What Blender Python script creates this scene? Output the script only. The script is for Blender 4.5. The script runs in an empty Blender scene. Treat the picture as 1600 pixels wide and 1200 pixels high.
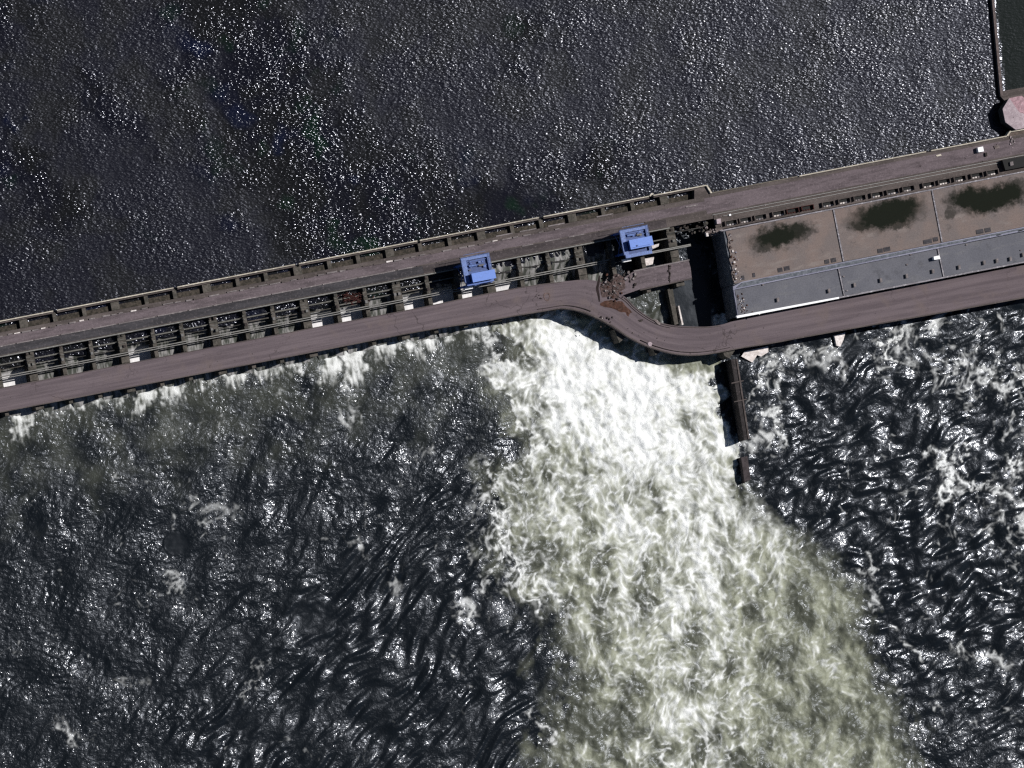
import bpy, math, random
import numpy as np
from mathutils import Vector
R_ = random.Random(11)
C = bpy.context.scene.collection
sc = bpy.context.scene
# ------------------------------------------------------------------ camera, sky, sun, exposure
S0 = 0.32                                   # metres per photo pixel at the river surface
VDIR = np.array([-.304, -.076, .95]); VDIR /= np.linalg.norm(VDIR)
DIST = 3000.0
CAM = VDIR*DIST
FW = -VDIR
UP = np.array([0., 1., 0.]); UP -= UP.dot(FW)*FW; UP /= np.linalg.norm(UP)
RT = np.cross(FW, UP)
cd = bpy.data.cameras.new('camera'); cam = bpy.data.objects.new('camera', cd); C.objects.link(cam)
cam.location = CAM
from mathutils import Matrix
cam.matrix_world = Matrix(((RT[0], UP[0], -FW[0], CAM[0]), (RT[1], UP[1], -FW[1], CAM[1]), (RT[2], UP[2], -FW[2], CAM[2]), (0, 0, 0, 1)))
cd.sensor_width = 36.0; cd.lens = 36.0*DIST/(1600*S0); cd.clip_start = 10; cd.clip_end = 20000
sc.camera = cam
SUN_EL, SUN_AZ = math.radians(51), (.746, .32)
w = bpy.data.worlds.new('World'); sc.world = w; w.use_nodes = True
nt = w.node_tree; sky = nt.nodes.new('ShaderNodeTexSky'); sky.sky_type = 'NISHITA'; sky.sun_disc = False
sky.sun_elevation = SUN_EL; sky.sun_rotation = math.atan2(SUN_AZ[0], SUN_AZ[1])
sky.air_density = .6; sky.dust_density = .2; sky.ozone_density = .3
bg = nt.nodes['Background']; nt.links.new(sky.outputs[0], bg.inputs[0]); bg.inputs[1].default_value = .05
sd_ = bpy.data.lights.new('sun', 'SUN'); sd_.energy = 5.0; sd_.angle = math.radians(.5); sd_.color = (1, .975, .95)
sun = bpy.data.objects.new('sun', sd_); C.objects.link(sun)
n_ = math.hypot(*SUN_AZ)
sv = Vector((SUN_AZ[0]/n_*math.cos(SUN_EL), SUN_AZ[1]/n_*math.cos(SUN_EL), math.sin(SUN_EL)))
sun.rotation_euler = sv.to_track_quat('Z', 'Y').to_euler(); sun.location = (400, 200, 600)
sc.view_settings.view_transform = 'Standard'; sc.view_settings.look = 'None'
sc.view_settings.exposure = -.15; sc.view_settings.gamma = 1
sc.render.film_transparent = False
sc.cycles.use_denoising = False
sc.cycles.filter_width = 1.35
sc.cycles.max_bounces = 4; sc.cycles.diffuse_bounces = 2; sc.cycles.glossy_bounces = 2; sc.cycles.transmission_bounces = 1
sc.cycles.caustics_reflective = False; sc.cycles.caustics_refractive = False
# ------------------------------------------------------------------ geometry of the site: photo pixels -> metres at a level z
Z_TAIL, Z_HEAD, Z_DECK, Z_LOW, Z_ROOF = 0.0, 9.0, 13.0, 12.0, 19.0
KPX = cd.lens/36.0*1600
def W(px, py, z=0.0):
    a = (np.asarray(px, float)-800)/KPX; b = (600-np.asarray(py, float))/KPX
    dx = FW[0]+a*RT[0]+b*UP[0]; dy = FW[1]+a*RT[1]+b*UP[1]; dz = FW[2]+a*RT[2]+b*UP[2]
    t = (z-CAM[2])/dz
    return CAM[0]+t*dx, CAM[1]+t*dy
def PIX(X, Y, Z):
    d = [X-CAM[0], Y-CAM[1], Z-CAM[2]]
    c = d[0]*FW[0]+d[1]*FW[1]+d[2]*FW[2]
    return 800+KPX*(d[0]*RT[0]+d[1]*RT[1]+d[2]*RT[2])/c, 600-KPX*(d[0]*UP[0]+d[1]*UP[1]+d[2]*UP[2])/c
def wp(p, z): x, y = W(p[0], p[1], z); return (float(x), float(y))
def Q(x0, v):                               # dam axis: x0 along, v across (photo px); parapet is v = 0
    px = x0+.1856*v
    return (px, 502-.1925*px+v)
def A(x, v): return (x, 502-.1925*x+v)      # same lines, x taken straight
_a, _b = wp(A(0, 0), 13), wp(A(1600, 0), 13)
ANG = math.atan2(_b[1]-_a[1], _b[0]-_a[0])
EX, EY = (math.cos(ANG), math.sin(ANG)), (-math.sin(ANG), math.cos(ANG))
# ------------------------------------------------------------------ object helpers
def tag(o, label=None, cat=None, group=None, kind=None):
    if label: o['label'] = label
    if cat: o['category'] = cat
    if group: o['group'] = group
    if kind: o['kind'] = kind
    return o
def empty(name, loc, label, cat, group=None, rz=0):
    o = bpy.data.objects.new(name, None); C.objects.link(o); o.location = loc; o.rotation_euler = (0, 0, rz)
    o.empty_display_size = .5
    return tag(o, label, cat, group)
def area(p): return sum(p[i][0]*p[(i+1) % len(p)][1]-p[(i+1) % len(p)][0]*p[i][1] for i in range(len(p)))
class MB:
    def __init__(s): s.v = []; s.f = []
    def prism(s, poly, z0, z1, inset=0.0):
        """vertical prism over a world polygon; inset shrinks the top ring a little (a worn arris)"""
        p = list(poly)
        if area(p) < 0: p.reverse()
        n = len(p); b = len(s.v)
        zt = z1 if hasattr(z1, '__len__') else [z1]*n
        if len(zt) != n: zt = [z1]*n
        cx = sum(q[0] for q in p)/n; cy = sum(q[1] for q in p)/n
        s.v += [(x, y, z0) for x, y in p]
        if inset:
            s.v += [(x, y, zt[i]-inset) for i, (x, y) in enumerate(p)]
            top = []
            for i, (x, y) in enumerate(p):
                dx, dy = cx-x, cy-y; L = math.hypot(dx, dy) or 1
                top.append((x+dx/L*inset*1.3, y+dy/L*inset*1.3, zt[i]))
            s.v += top
            for i in range(n):
                j = (i+1) % n
                s.f += [(b+i, b+j, b+n+j, b+n+i), (b+n+i, b+n+j, b+2*n+j, b+2*n+i)]
            s.f += [tuple(b+2*n+i for i in range(n)), tuple(b+n-1-i for i in range(n))]
        else:
            s.v += [(x, y, zt[i]) for i, (x, y) in enumerate(p)]
            for i in range(n):
                j = (i+1) % n; s.f.append((b+i, b+j, b+n+j, b+n+i))
            s.f += [tuple(b+n+i for i in range(n)), tuple(b+n-1-i for i in range(n))]
        return s
    def box(s, x0, x1, y0, y1, z0, z1): return s.prism([(x0, y0), (x1, y0), (x1, y1), (x0, y1)], z0, z1)
    def tube(s, p, q, r, n=6):
        p, q = Vector(p), Vector(q); d = (q-p).normalized()
        a = d.orthogonal().normalized(); c = d.cross(a); b = len(s.v)
        for e in (p, q):
            for i in range(n):
                t = 2*math.pi*i/n; s.v.append(tuple(e+r*(math.cos(t)*a+math.sin(t)*c)))
        for i in range(n):
            j = (i+1) % n; s.f.append((b+i, b+j, b+n+j, b+n+i))
        s.f += [tuple(b+n+i for i in range(n)), tuple(b+n-1-i for i in range(n))]
        return s
    def chunk(s, c, sx, sy, sz, rz, rnd, tilt=.25):
        """a broken lump: warped, tilted box with cut corners"""
        b = len(s.v); ca, sa = math.cos(rz), math.sin(rz); tx, ty = rnd.uniform(-tilt, tilt), rnd.uniform(-tilt, tilt)
        ring = []
        n = rnd.choice((5, 6, 7)); off = rnd.uniform(0, 6)
        for i in range(n):
            t = off+2*math.pi*i/n+rnd.uniform(-.3, .3); k = rnd.uniform(.75, 1.1)
            ring.append((math.cos(t)*sx*k, math.sin(t)*sy*k))
        for zz, k in ((-sz, 1.05), (sz, .85)):
            for x, y in ring:
                X = x*k*rnd.uniform(.9, 1.1); Y = y*k*rnd.uniform(.9, 1.1)
                s.v.append((c[0]+ca*X-sa*Y, c[1]+sa*X+ca*Y, c[2]+zz+tx*X+ty*Y))
        for i in range(n):
            j = (i+1) % n; s.f.append((b+i, b+j, b+n+j, b+n+i))
        s.f += [tuple(b+n+i for i in range(n)), tuple(b+n-1-i for i in range(n))]
        return s
    def build(s, name, mat, parent=None, loc=(0, 0, 0)):
        me = bpy.data.meshes.new(name)
        me.from_pydata([(x-loc[0], y-loc[1], z-loc[2]) for x, y, z in s.v], [], s.f); me.update()
        me.materials.append(mat)
        o = bpy.data.objects.new(name, me); C.objects.link(o)
        if parent: o.parent = parent
        else: o.location = loc
        return o
def poly(pts, z): return [wp(p, z) for p in pts]
def cen(pts, z): q = poly(pts, z); return (sum(a for a, _ in q)/len(q), sum(b for _, b in q)/len(q))
def ordn(i): return f"{i}{'th' if 10 <= i % 100 <= 20 else {1: 'st', 2: 'nd', 3: 'rd'}.get(i % 10, 'th')}"
# ------------------------------------------------------------------ materials
class NT:
    def __init__(s, name):
        s.m = bpy.data.materials.new(name); s.m.use_nodes = True; s.t = s.m.node_tree; s.b = s.t.nodes['Principled BSDF']
    def n(s, k, **kw):
        o = s.t.nodes.new(k)
        for a, b in kw.items():
            if a.startswith('i_'):
                key = a[2:].replace('_', ' '); o.inputs[key].default_value = b
            else: setattr(o, a, b)
        return o
    def l(s, a, b): s.t.links.new(a, b)
    def pos(s, ang=0.0, scale=(1, 1, 1)):
        g = s.n('ShaderNodeNewGeometry'); m = s.n('ShaderNodeMapping'); m.vector_type = 'TEXTURE' if 0 else 'POINT'
        m.inputs['Rotation'].default_value = (0, 0, -ang); s.l(g.outputs['Position'], m.inputs['Vector'])
        k = s.n('ShaderNodeVectorMath', operation='MULTIPLY'); k.inputs[1].default_value = scale
        s.l(m.outputs[0], k.inputs[0]); return k.outputs[0]
    def noise(s, vec, scale, detail=4, rough=.55, dist=0):
        o = s.n('ShaderNodeTexNoise'); o.inputs['Scale'].default_value = scale; o.inputs['Detail'].default_value = detail
        o.inputs['Roughness'].default_value = rough; o.inputs['Distortion'].default_value = dist
        s.l(vec, o.inputs['Vector']); return o.outputs[0]
    def ramp(s, f, a, b, lo=0., hi=1.):
        o = s.n('ShaderNodeMapRange', interpolation_type='SMOOTHSTEP'); o.inputs[1].default_value = a; o.inputs[2].default_value = b
        o.inputs[3].default_value = lo; o.inputs[4].default_value = hi; s.l(f, o.inputs[0]); return o.outputs[0]
    def mix(s, f, a, b):
        o = s.n('ShaderNodeMix', data_type='RGBA')
        if isinstance(f, float): o.inputs[0].default_value = f
        else: s.l(f, o.inputs[0])
        for k, x in ((6, a), (7, b)):
            if isinstance(x, tuple): o.inputs[k].default_value = (*x, 1)
            else: s.l(x, o.inputs[k])
        return o.outputs[2]
    def math(s, op, a, b=None):
        o = s.n('ShaderNodeMath', operation=op)
        for k, x in ((0, a), (1, b)):
            if x is None: continue
            if isinstance(x, (int, float)): o.inputs[k].default_value = x
            else: s.l(x, o.inputs[k])
        return o.outputs[0]
    def attr(s, name):
        o = s.n('ShaderNodeAttribute'); o.attribute_name = name; return o.outputs['Fac']
    def bump(s, h, dist, strength=1.0, normal=None):
        o = s.n('ShaderNodeBump'); o.inputs['Distance'].default_value = dist; o.inputs['Strength'].default_value = strength
        s.l(h, o.inputs['Height'])
        if normal is not None: s.l(normal, o.inputs['Normal'])
        return o.outputs[0]
def mat(name, col, dark=None, light=None, rough=.85, streak=True, sc1=.35, sc2=2.2, amt=(.38, .66), bump=.05, spec=.12):
    """weathered surface: base colour with darker stains, paler worn patches, streaks along the dam and fine grain"""
    t = NT(name); d = dark or tuple(c*.62 for c in col); li = light or tuple(c*1.3 for c in col)
    p = t.pos(ANG, (.16 if streak else 1, 1, 1)); q = t.pos(0)
    c = t.mix(t.ramp(t.noise(p, sc1, 6, .62), *amt), d, col)
    c = t.mix(t.ramp(t.noise(q, sc2*.35, 5, .6), .52, .74), c, li)
    g = t.noise(q, sc2, 5, .7)
    c2 = t.n('ShaderNodeMix', data_type='RGBA', blend_type='MULTIPLY'); c2.inputs[0].default_value = .55
    t.l(c, c2.inputs[6]); t.l(t.mix(t.ramp(g, .25, .72), (.5, .5, .5), (1.25, 1.25, 1.25)), c2.inputs[7])
    t.l(c2.outputs[2], t.b.inputs['Base Color']); t.b.inputs['Roughness'].default_value = rough
    t.b.inputs['Specular IOR Level'].default_value = spec
    if bump: t.l(t.bump(g, bump), t.b.inputs['Normal'])
    return t.m
def paint(name, col, rough=.45, var=.25, metal=0.0):
    t = NT(name); g = t.noise(t.pos(0), 1.6, 5, .65)
    t.l(t.mix(t.ramp(g, .3, .7), tuple(c*(1-var) for c in col), tuple(min(1, c*(1+var*.6)) for c in col)), t.b.inputs['Base Color'])
    t.b.inputs['Roughness'].default_value = rough; t.b.inputs['Metallic'].default_value = metal
    return t.m
M = dict(
    road=mat('asphalt', (.148, .119, .128), sc1=.5, amt=(.33, .6)),
    slab=mat('deck_concrete', (.118, .098, .092), sc1=.3),
    track=mat('track_ballast', (.066, .062, .068), light=(.12, .105, .11), sc1=.45),
    kerb=mat('kerb_concrete', (.24, .21, .21), light=(.38, .34, .33), sc1=.6),
    cream=mat('cream_concrete', (.62, .56, .46), light=(.78, .72, .62), sc1=.25),
    dim=mat('weathered_parapet', (.16, .14, .115), sc1=.25),
    conc=mat('pier_concrete', (.115, .102, .09), dark=(.06, .056, .048), streak=False),
    beam=mat('beam_concrete', (.165, .160, .145), light=(.27, .26, .23), sc1=.5),
    steel=mat('gate_steel', (.05, .048, .045), dark=(.02, .018, .017), streak=False, rough=.6),
    pale=mat('pale_concrete', (.80, .74, .71), dark=(.55, .49, .46), streak=False),
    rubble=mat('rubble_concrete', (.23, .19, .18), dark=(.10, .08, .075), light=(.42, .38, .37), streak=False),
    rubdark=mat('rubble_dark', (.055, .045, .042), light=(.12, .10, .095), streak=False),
    mud=mat('rust_mud', (.088, .042, .031), dark=(.05, .027, .02), light=(.14, .08, .062), streak=False, sc1=.6),
    weed=mat('reddish_debris', (.085, .028, .026), dark=(.028, .015, .013), light=(.14, .065, .055), streak=False, sc1=1.5),
    wall=mat('powerhouse_wall', (.16, .17, .19), dark=(.09, .10, .115), streak=False),
    lav=mat('zinc_flashing', (.27, .27, .34), dark=(.19,.19,.25), light=(.34, .34, .42), rough=.6),
    white=paint('white_metal', (.9, .9, .9), .5, .06),
    coping=mat('pale_coping', (.30, .28, .30), light=(.55, .53, .55), sc1=.9),
    black=paint('black_opening', (.012, .012, .012), .9),
    grey=paint('grey_box', (.14, .135, .13), .7),
    blue=paint('blue_paint', (.04, .11, .38), .5, .4),
    bluel=paint('pale_blue_paint', (.098, .165, .40), .55, .4),
    blued=paint('deep_blue_paint', (.03, .065, .21), .6, .3),
    roofb=paint('blue_roof_sheet', (.095, .205, .60), .5, .14),
    rail=paint('rail_steel', (.26, .25, .24), .4, .3),
    pink=mat('faded_pink_roof', (.46, .38, .40), dark=(.36, .29, .31), light=(.55, .47, .49), streak=False, sc1=.5),
    red=mat('faded_red_roof', (.46, .29, .32), light=(.52, .38, .40), streak=False, sc1=.6),
)

# ------------------------------------------------------------------ decks and roads
XL, XR = -70, 1690
def band(x0, x1, v0, v1, z): return poly([A(x0, v0), A(x1, v0), A(x1+.19*(v1-v0), v1), A(x0+.19*(v1-v0), v1)], z)
def struct(o): return tag(o, kind='structure')
struct(MB().prism(band(XL, 1108, 17.5, 54, 12.99), 11.2, 12.99).build('upper_road', M['slab']))
struct(MB().prism(band(1108.3, XR, 14.6, 73, 12.99), 11.2, 12.99).build('upper_road', M['slab']))
struct(MB().prism(band(XL, 1108, 24.6, 38.6, 12.995), 12.985, 12.995).build('road_surface', M['road']))
struct(MB().prism(band(1100, XR, 20, 45, 12.999), 12.989, 12.999).build('road_surface', M['road']))
struct(MB().prism(band(XL, 660, 40, 53, 12.995), 12.985, 12.995).build('track_bed', M['track']))
struct(MB().prism(band(660, 1040, 40.5, 52.5, 12.995), 12.985, 12.995).build('track_bed', mat('track_bed_worn', (.083, .069, .071), light=(.13, .11, .11), sc1=.4)))
# lower road: one ribbon that swings round the breach, UV along and across
PAIRS = [((-70, 619.5), (-70, 658.5)), ((100, 586.8), (100, 625.8)), ((300, 548.2), (300, 587.2)), ((500, 509.8), (500, 548.8)), ((680, 475.5), (680, 514.5)), ((768, 457), (763, 501.7)), ((830, 446), (813, 493)),
 ((888, 439), (847, 487.5)), ((915, 437), (880, 483)), ((935, 440), (905, 487)), ((952, 449), (922, 493)), ((966, 457), (938, 500.5)), ((977, 464), (955, 510)),
 ((992, 479), (977, 524.7)), ((1006, 490), (1000, 537)), ((1028, 502.5), (1025, 546.5)), ((1050, 508), (1056, 554)), ((1078, 510), (1086, 556)),
 ((1109, 510), (1120, 552)), ((1128, 507), (1147, 546.7)), ((1148, 501), (1168, 543)), ((1180, 494), (1192, 539.5)), ((1250, 480.4), (1260, 527)), ((1450, 442.5), (1455, 492.5)), ((1690, 397), (1690, 450))]
def spline(P, k=6):
    o = []
    for i in range(len(P)-1):
        p0, p1, p2, p3 = P[max(i-1, 0)], P[i], P[i+1], P[min(i+2, len(P)-1)]
        d = math.hypot(p2[0]-p1[0], p2[1]-p1[1])
        def tang(a, b, c):
            l1 = math.hypot(b[0]-a[0], b[1]-a[1]) or 1e9; l2 = math.hypot(c[0]-b[0], c[1]-b[1]) or 1e9
            if l1 > 1e8 or l2 > 1e8: return ((c[0]-a[0])/(min(l1, l2)), (c[1]-a[1])/(min(l1, l2)))
            return tuple(((b[q]-a[q])/l1*l2+(c[q]-b[q])/l2*l1)/(l1+l2) for q in (0, 1))
        m1, m2 = tang(p0, p1, p2), tang(p1, p2, p3)
        for j in range(k):
            t = j/k; h = (2*t**3-3*t*t+1, t**3-2*t*t+t, -2*t**3+3*t*t, t**3-t*t)
            o.append(tuple(h[0]*p1[q]+h[1]*d*m1[q]+h[2]*p2[q]+h[3]*d*m2[q] for q in (0, 1)))
    o.append(P[-1]); return o
NE = [Vector(wp(p, Z_LOW)) for p in spline([a for a, _ in PAIRS])]
SE = [Vector(wp(p, Z_LOW)) for p in spline([b for _, b in PAIRS])]
def ribbon(f0, f1, z0, z1, i0=0, i1=None, name='lower_road', m=None, ncross=1, parent=None):
    i1 = len(NE) if i1 is None else i1
    V, F, UV = [], [], []; L = 0; rows = []
    for i in range(i0, i1):
        if i > i0: L += (((NE[i]+SE[i])/2)-((NE[i-1]+SE[i-1])/2)).length
        rows.append(L)
        for k in range(ncross+1):
            f = f0+(f1-f0)*k/ncross; p = NE[i].lerp(SE[i], f); V.append((p.x, p.y, z1)); UV.append((L, f*13))
    n = ncross+1; r = i1-i0
    for i in range(r-1):
        for k in range(ncross): F.append((i*n+k, (i+1)*n+k, (i+1)*n+k+1, i*n+k+1)[::-1])
    b = len(V)
    for i in range(i0, i1):
        for f in (f0, f1):
            p = NE[i].lerp(SE[i], f); V.append((p.x, p.y, z0)); UV.append((rows[i-i0], f*13))
    for i in range(r-1):
        F.append((i*n, (i+1)*n, b+2*i+2, b+2*i)); F.append((i*n+ncross, b+2*i+1, b+2*i+3, (i+1)*n+ncross))
        F.append((b+2*i, b+2*i+2, b+2*i+3, b+2*i+1))
    F.append(tuple(range(n))+(b+1, b)); e = (r-1)*n
    F.append((b+2*r-2, b+2*r-1)+tuple(e+k for k in range(n-1, -1, -1)))
    me = bpy.data.meshes.new(name); me.from_pydata(V, [], F); me.update(); me.materials.append(m)
    uv = me.uv_layers.new(name='UVMap')
    li = np.zeros(len(me.loops), np.int32); me.loops.foreach_get('vertex_index', li)
    uv.data.foreach_set('uv', np.array(UV, np.float32)[li].ravel())
    o = bpy.data.objects.new(name, me); C.objects.link(o); o.parent = parent
    return o
def road_uv():
    t = NT('asphalt_curve'); u = t.n('ShaderNodeUVMap'); u.uv_map = 'UVMap'
    k = t.n('ShaderNodeVectorMath', operation='MULTIPLY'); k.inputs[1].default_value = (.035, 1, 1); t.l(u.outputs[0], k.inputs[0])
    q = t.pos(0)
    lanes = t.noise(k.outputs[0], .55, 5, .62)
    c = t.mix(t.ramp(lanes, .34, .66), (.110, .088, .096), (.158, .127, .136))
    c = t.mix(t.ramp(t.noise(q, .09, 5, .6), .5, .75), c, (.150, .118, .116))
    c = t.mix(t.ramp(t.noise(q, .35, 6, .7), .62, .74), c, (.068, .054, .056))
    cr = t.n('ShaderNodeTexVoronoi', feature='DISTANCE_TO_EDGE'); cr.inputs['Scale'].default_value = .045
    w_ = t.n('ShaderNodeVectorMath', operation='ADD'); t.l(q, w_.inputs[0])
    nn = t.n('ShaderNodeTexNoise'); nn.inputs['Scale'].default_value = .25; t.l(q, nn.inputs['Vector'])
    sc_ = t.n('ShaderNodeVectorMath', operation='SCALE'); sc_.inputs[3].default_value = 9; t.l(nn.outputs['Color'], sc_.inputs[0]); t.l(sc_.outputs[0], w_.inputs[1])
    t.l(w_.outputs[0], cr.inputs['Vector'])
    crack = t.math('MULTIPLY', t.ramp(cr.outputs[0], .014, .004), t.ramp(t.noise(q, .03, 2), .5, .6))
    c = t.mix(t.math('MULTIPLY', crack, .6), c, (.045, .036, .036))
    g = t.noise(q, 2.4, 5, .7)
    c2 = t.n('ShaderNodeMix', data_type='RGBA', blend_type='MULTIPLY'); c2.inputs[0].default_value = .5
    t.l(c, c2.inputs[6]); t.l(t.mix(t.ramp(g, .25, .72), (.6, .6, .6), (1.2, 1.2, 1.2)), c2.inputs[7]); t.l(c2.outputs[2], t.b.inputs['Base Color'])
    t.b.inputs['Roughness'].default_value = .9; t.b.inputs['Specular IOR Level'].default_value = .1; t.l(t.bump(g, .04), t.b.inputs['Normal'])
    return t.m
M['road_uv'] = road_uv()
struct(ribbon(0, 1, 10.4, Z_LOW, m=M['road_uv'], ncross=6))
NK = len(NE)
o = ribbon(.955, .995, Z_LOW+.004, Z_LOW+.5, name='road_kerb', m=M['kerb2'] if 'kerb2' in M else M['slab'])
tag(o, 'low concrete kerb along the downstream edge of the lower road, full length', 'kerb')
o = ribbon(.005, .03, Z_LOW+.004, Z_LOW+.35, 0, 6*7, name='road_kerb', m=M['slab'])
tag(o, 'low concrete kerb along the gate side of the straight lower road on the left', 'kerb')
o = ribbon(.02, .045, Z_LOW+.004, Z_LOW+.35, 6*12, 6*19, name='road_kerb', m=M['slab'])
tag(o, 'low concrete kerb on the inner side of the road bend beside the breach', 'kerb')
o = ribbon(.868, .886, Z_LOW+.004, Z_LOW+.55, 6*7-2, 6*10, name='guard_rail', m=M['rubdark'])
tag(o, 'dark guard rail along the outer edge where the lower road starts to bend', 'guard rail')
o = ribbon(.872, .888, Z_LOW+.004, Z_LOW+.55, 6*14, 6*19, name='guard_rail', m=M['rubdark'])
tag(o, 'dark guard rail along the outer edge of the bend above the white water', 'guard rail')
o = ribbon(.10, .115, Z_LOW+.004, Z_LOW+.25, 6*9+2, 6*16, name='guard_rail', m=M['rubdark'])
tag(o, 'low dark rail along the inner edge of the road bend', 'guard rail')
for nm, pts, lab in (('bridge_pier', [(960, 515), (975, 508), (985, 520), (968, 535.5)], 'dark bridge pier under the bend, its pointed nose showing left of the round pale lump'),
                ('bridge_pier', [(1018, 536), (1034, 530), (1040, 545), (1024, 555)], 'dark bridge pier under the bend below the round pale lump')):
    tag(MB().prism(poly(pts, 9.5), -3, 9.5).build(nm, M['conc']), lab, 'bridge pier')
tag(MB().prism(poly([(1126, 535), (1146, 530), (1148, 548), (1140, 560), (1132, 556)], 10), -3, 10).build('bridge_pier', M['conc']), 'broad bridge pier under the road at the head of the dividing wall', 'bridge pier')
# ------------------------------------------------------------------ spillway: piers, gates, runway beams
RE = [-6, 42, 94, 140, 185, 237, 281.6, 328, 380, 424, 470, 523, 568, 614, 665, 711, 757, 809, 854, 899, 951, 997, 1043]
WIDE = {42, 185, 328, 470, 614, 757, 899, 1043}
def pier_x(R, v): return R-13.5+.1856*v
for i, R in enumerate(RE):
    wd = 13 if R in WIDE else 6.2
    c = cen([(pier_x(R, 60), A(pier_x(R, 60), 60)[1])], 5)
    e = empty('spillway_pier', (c[0], c[1], -4), f"{'broad double' if R in WIDE else 'narrow'} concrete pier between spillway bays, {ordn(i+1)} from the left edge", 'dam pier', 'concrete piers of the spillway')
    L = (c[0], c[1], -4)
    def pp(v0, v1, z, x=0, ww=wd): return poly([A(pier_x(R, v0)+x, v0), A(pier_x(R, v0)+x+ww, v0), A(pier_x(R, v1)+x+ww, v1), A(pier_x(R, v1)+x, v1)], z)
    m = MB().prism(pp(1.2, 17.3, 11.4), -4, 11.4, .12)
    m.prism(pp(17.4, 53.9, 11.1), -4, 11.1)
    m.prism(pp(54, 67, 11.0), -4, 11.0, .12); m.prism(pp(67.1, 86, 12.1), -4, 12.1, .12)
    m.build('shaft', M['conc'], e, L)
    m = MB().prism(pp(86.1, 103, 9.0), -4, 9.0, .12).prism(pp(103.1, 150, 8.0), -4, 8.0, .2); m.build('tail_wall', M['conc'], e, L)
    for k in range(2 if wd > 8 else 1):
        hx = 1.2+k*6.5; r1 = R_.uniform(0, 1)
        hb = MB().prism(pp(74+r1*3, 78+r1*4, 13.3, hx, min(3.6, wd-2.2)), 12.105, 12.9+r1*.7).build('hoist', R_.choice((M['grey'], M['rubdark'], M['beam'])), e, L)
        MB().prism(pp(57.5, 60.5+r1*2, 12, hx, min(3.2, wd-2.4)), 11.005, 11.7+r1*.5).build('hoist_base', R_.choice((M['rubdark'], M['conc'], M['steel'])), e, L)
    for v in (64.5, 70.4): MB().prism(pp(v, v+1.0, 12.6, 1.2, wd-2.4), 11.005 if v < 67 else 12.105, 11.35 if v < 67 else 12.75).build('slot_lip', M['beam'], e, L)
struct(MB().prism(band(XL, 1085, 9.0, 17.4, 9.7), 4, 9.7).build('upper_road', mat('wet_sill', (.075, .063, .052), dark=(.03, .027, .022), streak=False, sc1=.7)))
BAYS = [(RE[i], RE[i+1]) for i in range(len(RE)-1)]
CRISP = {42, 237, 523, 568, 665, 711, 757, 809}
for i, (Ra, Rb) in enumerate(BAYS):
    wd = 13 if Ra in WIDE else 6.2
    hurt = Rb in (809, 854, 899)
    def gx(v, side): return pier_x(Ra, v)+wd+.3 if side == 0 else pier_x(Rb, v)-.3
    def gp(v0, v1, z): return poly([A(gx(v0, 0), v0), A(gx(v0, 1), v0), A(gx(v1, 1), v1), A(gx(v1, 0), v1)], z)
    if Rb > 940: continue
    c = cen([A((gx(68, 0)+gx(68, 1))/2, 68)], 9)
    lab = f"steel gate closing a spillway bay between two piers, {ordn(i+1)} bay from the left edge"
    if hurt: lab = {809: 'bent spillway gate in the bay beneath the left blue crane', 854: 'bent spillway gate midway between the two blue cranes, left one', 899: 'bent spillway gate just left of the right blue crane and its shadow'}[Rb]
    e = empty('spillway_gate', (c[0], c[1], 0), lab, 'sluice gate', 'steel gates of the spillway'); L = (c[0], c[1], 0)
    top = 10.2 if not hurt else 9.4
    v0 = 67.6 if not hurt else 72.5
    if not hurt:
        MB().prism(gp(v0, v0+1.2, top), -2, top).build('gate_leaf', M['steel'], e, L)
        MB().prism(gp(v0-.5, v0+1.6, top+.3), top+.004, top+.3).build('walkway', M['beam'], e, L)
        m = MB()
        for k in range(6):
            f = (k+.5)/6; xa = gx(70, 0)*(1-f)+gx(70, 1)*f
            m.prism(poly([A(xa, v0+1.3), A(xa+.9, v0+1.3), A(xa+1.1, v0+3.0), A(xa+.2, v0+3.0)], top-1), -2, top-1)
        m.build('rib', M['steel'], e, L)
        vb = 75.5+R_.uniform(-1.5, 3.5)
        MB().prism(gp(vb, vb+R_.choice((.9, 1.3, 1.8)), 10.6), 10.0, 10.6).build('stay_beam', R_.choice((M['beam'], M['steel'], M['conc'])), e, L)
        if R_.random() < .5: MB().prism(gp(vb+5, vb+5.7, 9.6), 9.2, 9.6).build('pipe', M['beam'], e, L)
    else:   # leaf bowed downstream by the flow
        m = MB(); N = 8
        for k in range(N):
            f0, f1 = k/N, (k+1)/N
            b0, b1 = [3.2*math.sin(math.pi*min(1, f*1.15))*(1 if Rb != 854 else .8) for f in (f0, f1)]
            xa = lambda f, v: gx(v, 0)*(1-f)+gx(v, 1)*f
            va, vb = v0-1+b0*.8+1.2*f0, v0-1+b1*.8+1.2*f1
            m.prism(poly([A(xa(f0, va), va), A(xa(f1, vb), vb), A(xa(f1, vb+1.5), vb+1.5), A(xa(f0, va+1.5), va+1.5)], top), -2, top)
        m.build('gate_leaf', M['steel'], e, L)
def beam(name, x0, x1, v0, v1, z0, z1, label, rails, m='beam'):
    c = cen([A((x0+x1)/2, (v0+v1)/2)], z1); e = empty(name, (c[0], c[1], z0), label, 'crane beam'); L = (c[0], c[1], z0)
    MB().prism(band(x0, x1, v0, v1, z1), z0, z1).build('girder', M[m], e, L)
    for v in rails: MB().prism(band(x0, x1, v-.28, v+.28, z1+.18), z1+.004, z1+.18).build('rail', M['rail'], e, L)
    return e
beam('crane_beam', XL, 1046, 54.3, 56.6, 11.9, 13.2, 'pale upstream runway beam of the cranes, edging the track bed', (55.4,))
beam('crane_beam', XL, 952, 86.2, 88.0, 10.6, 12.7, 'pale runway beam nearer the gates of the downstream pair, left of the breach', (87.1,))
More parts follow.
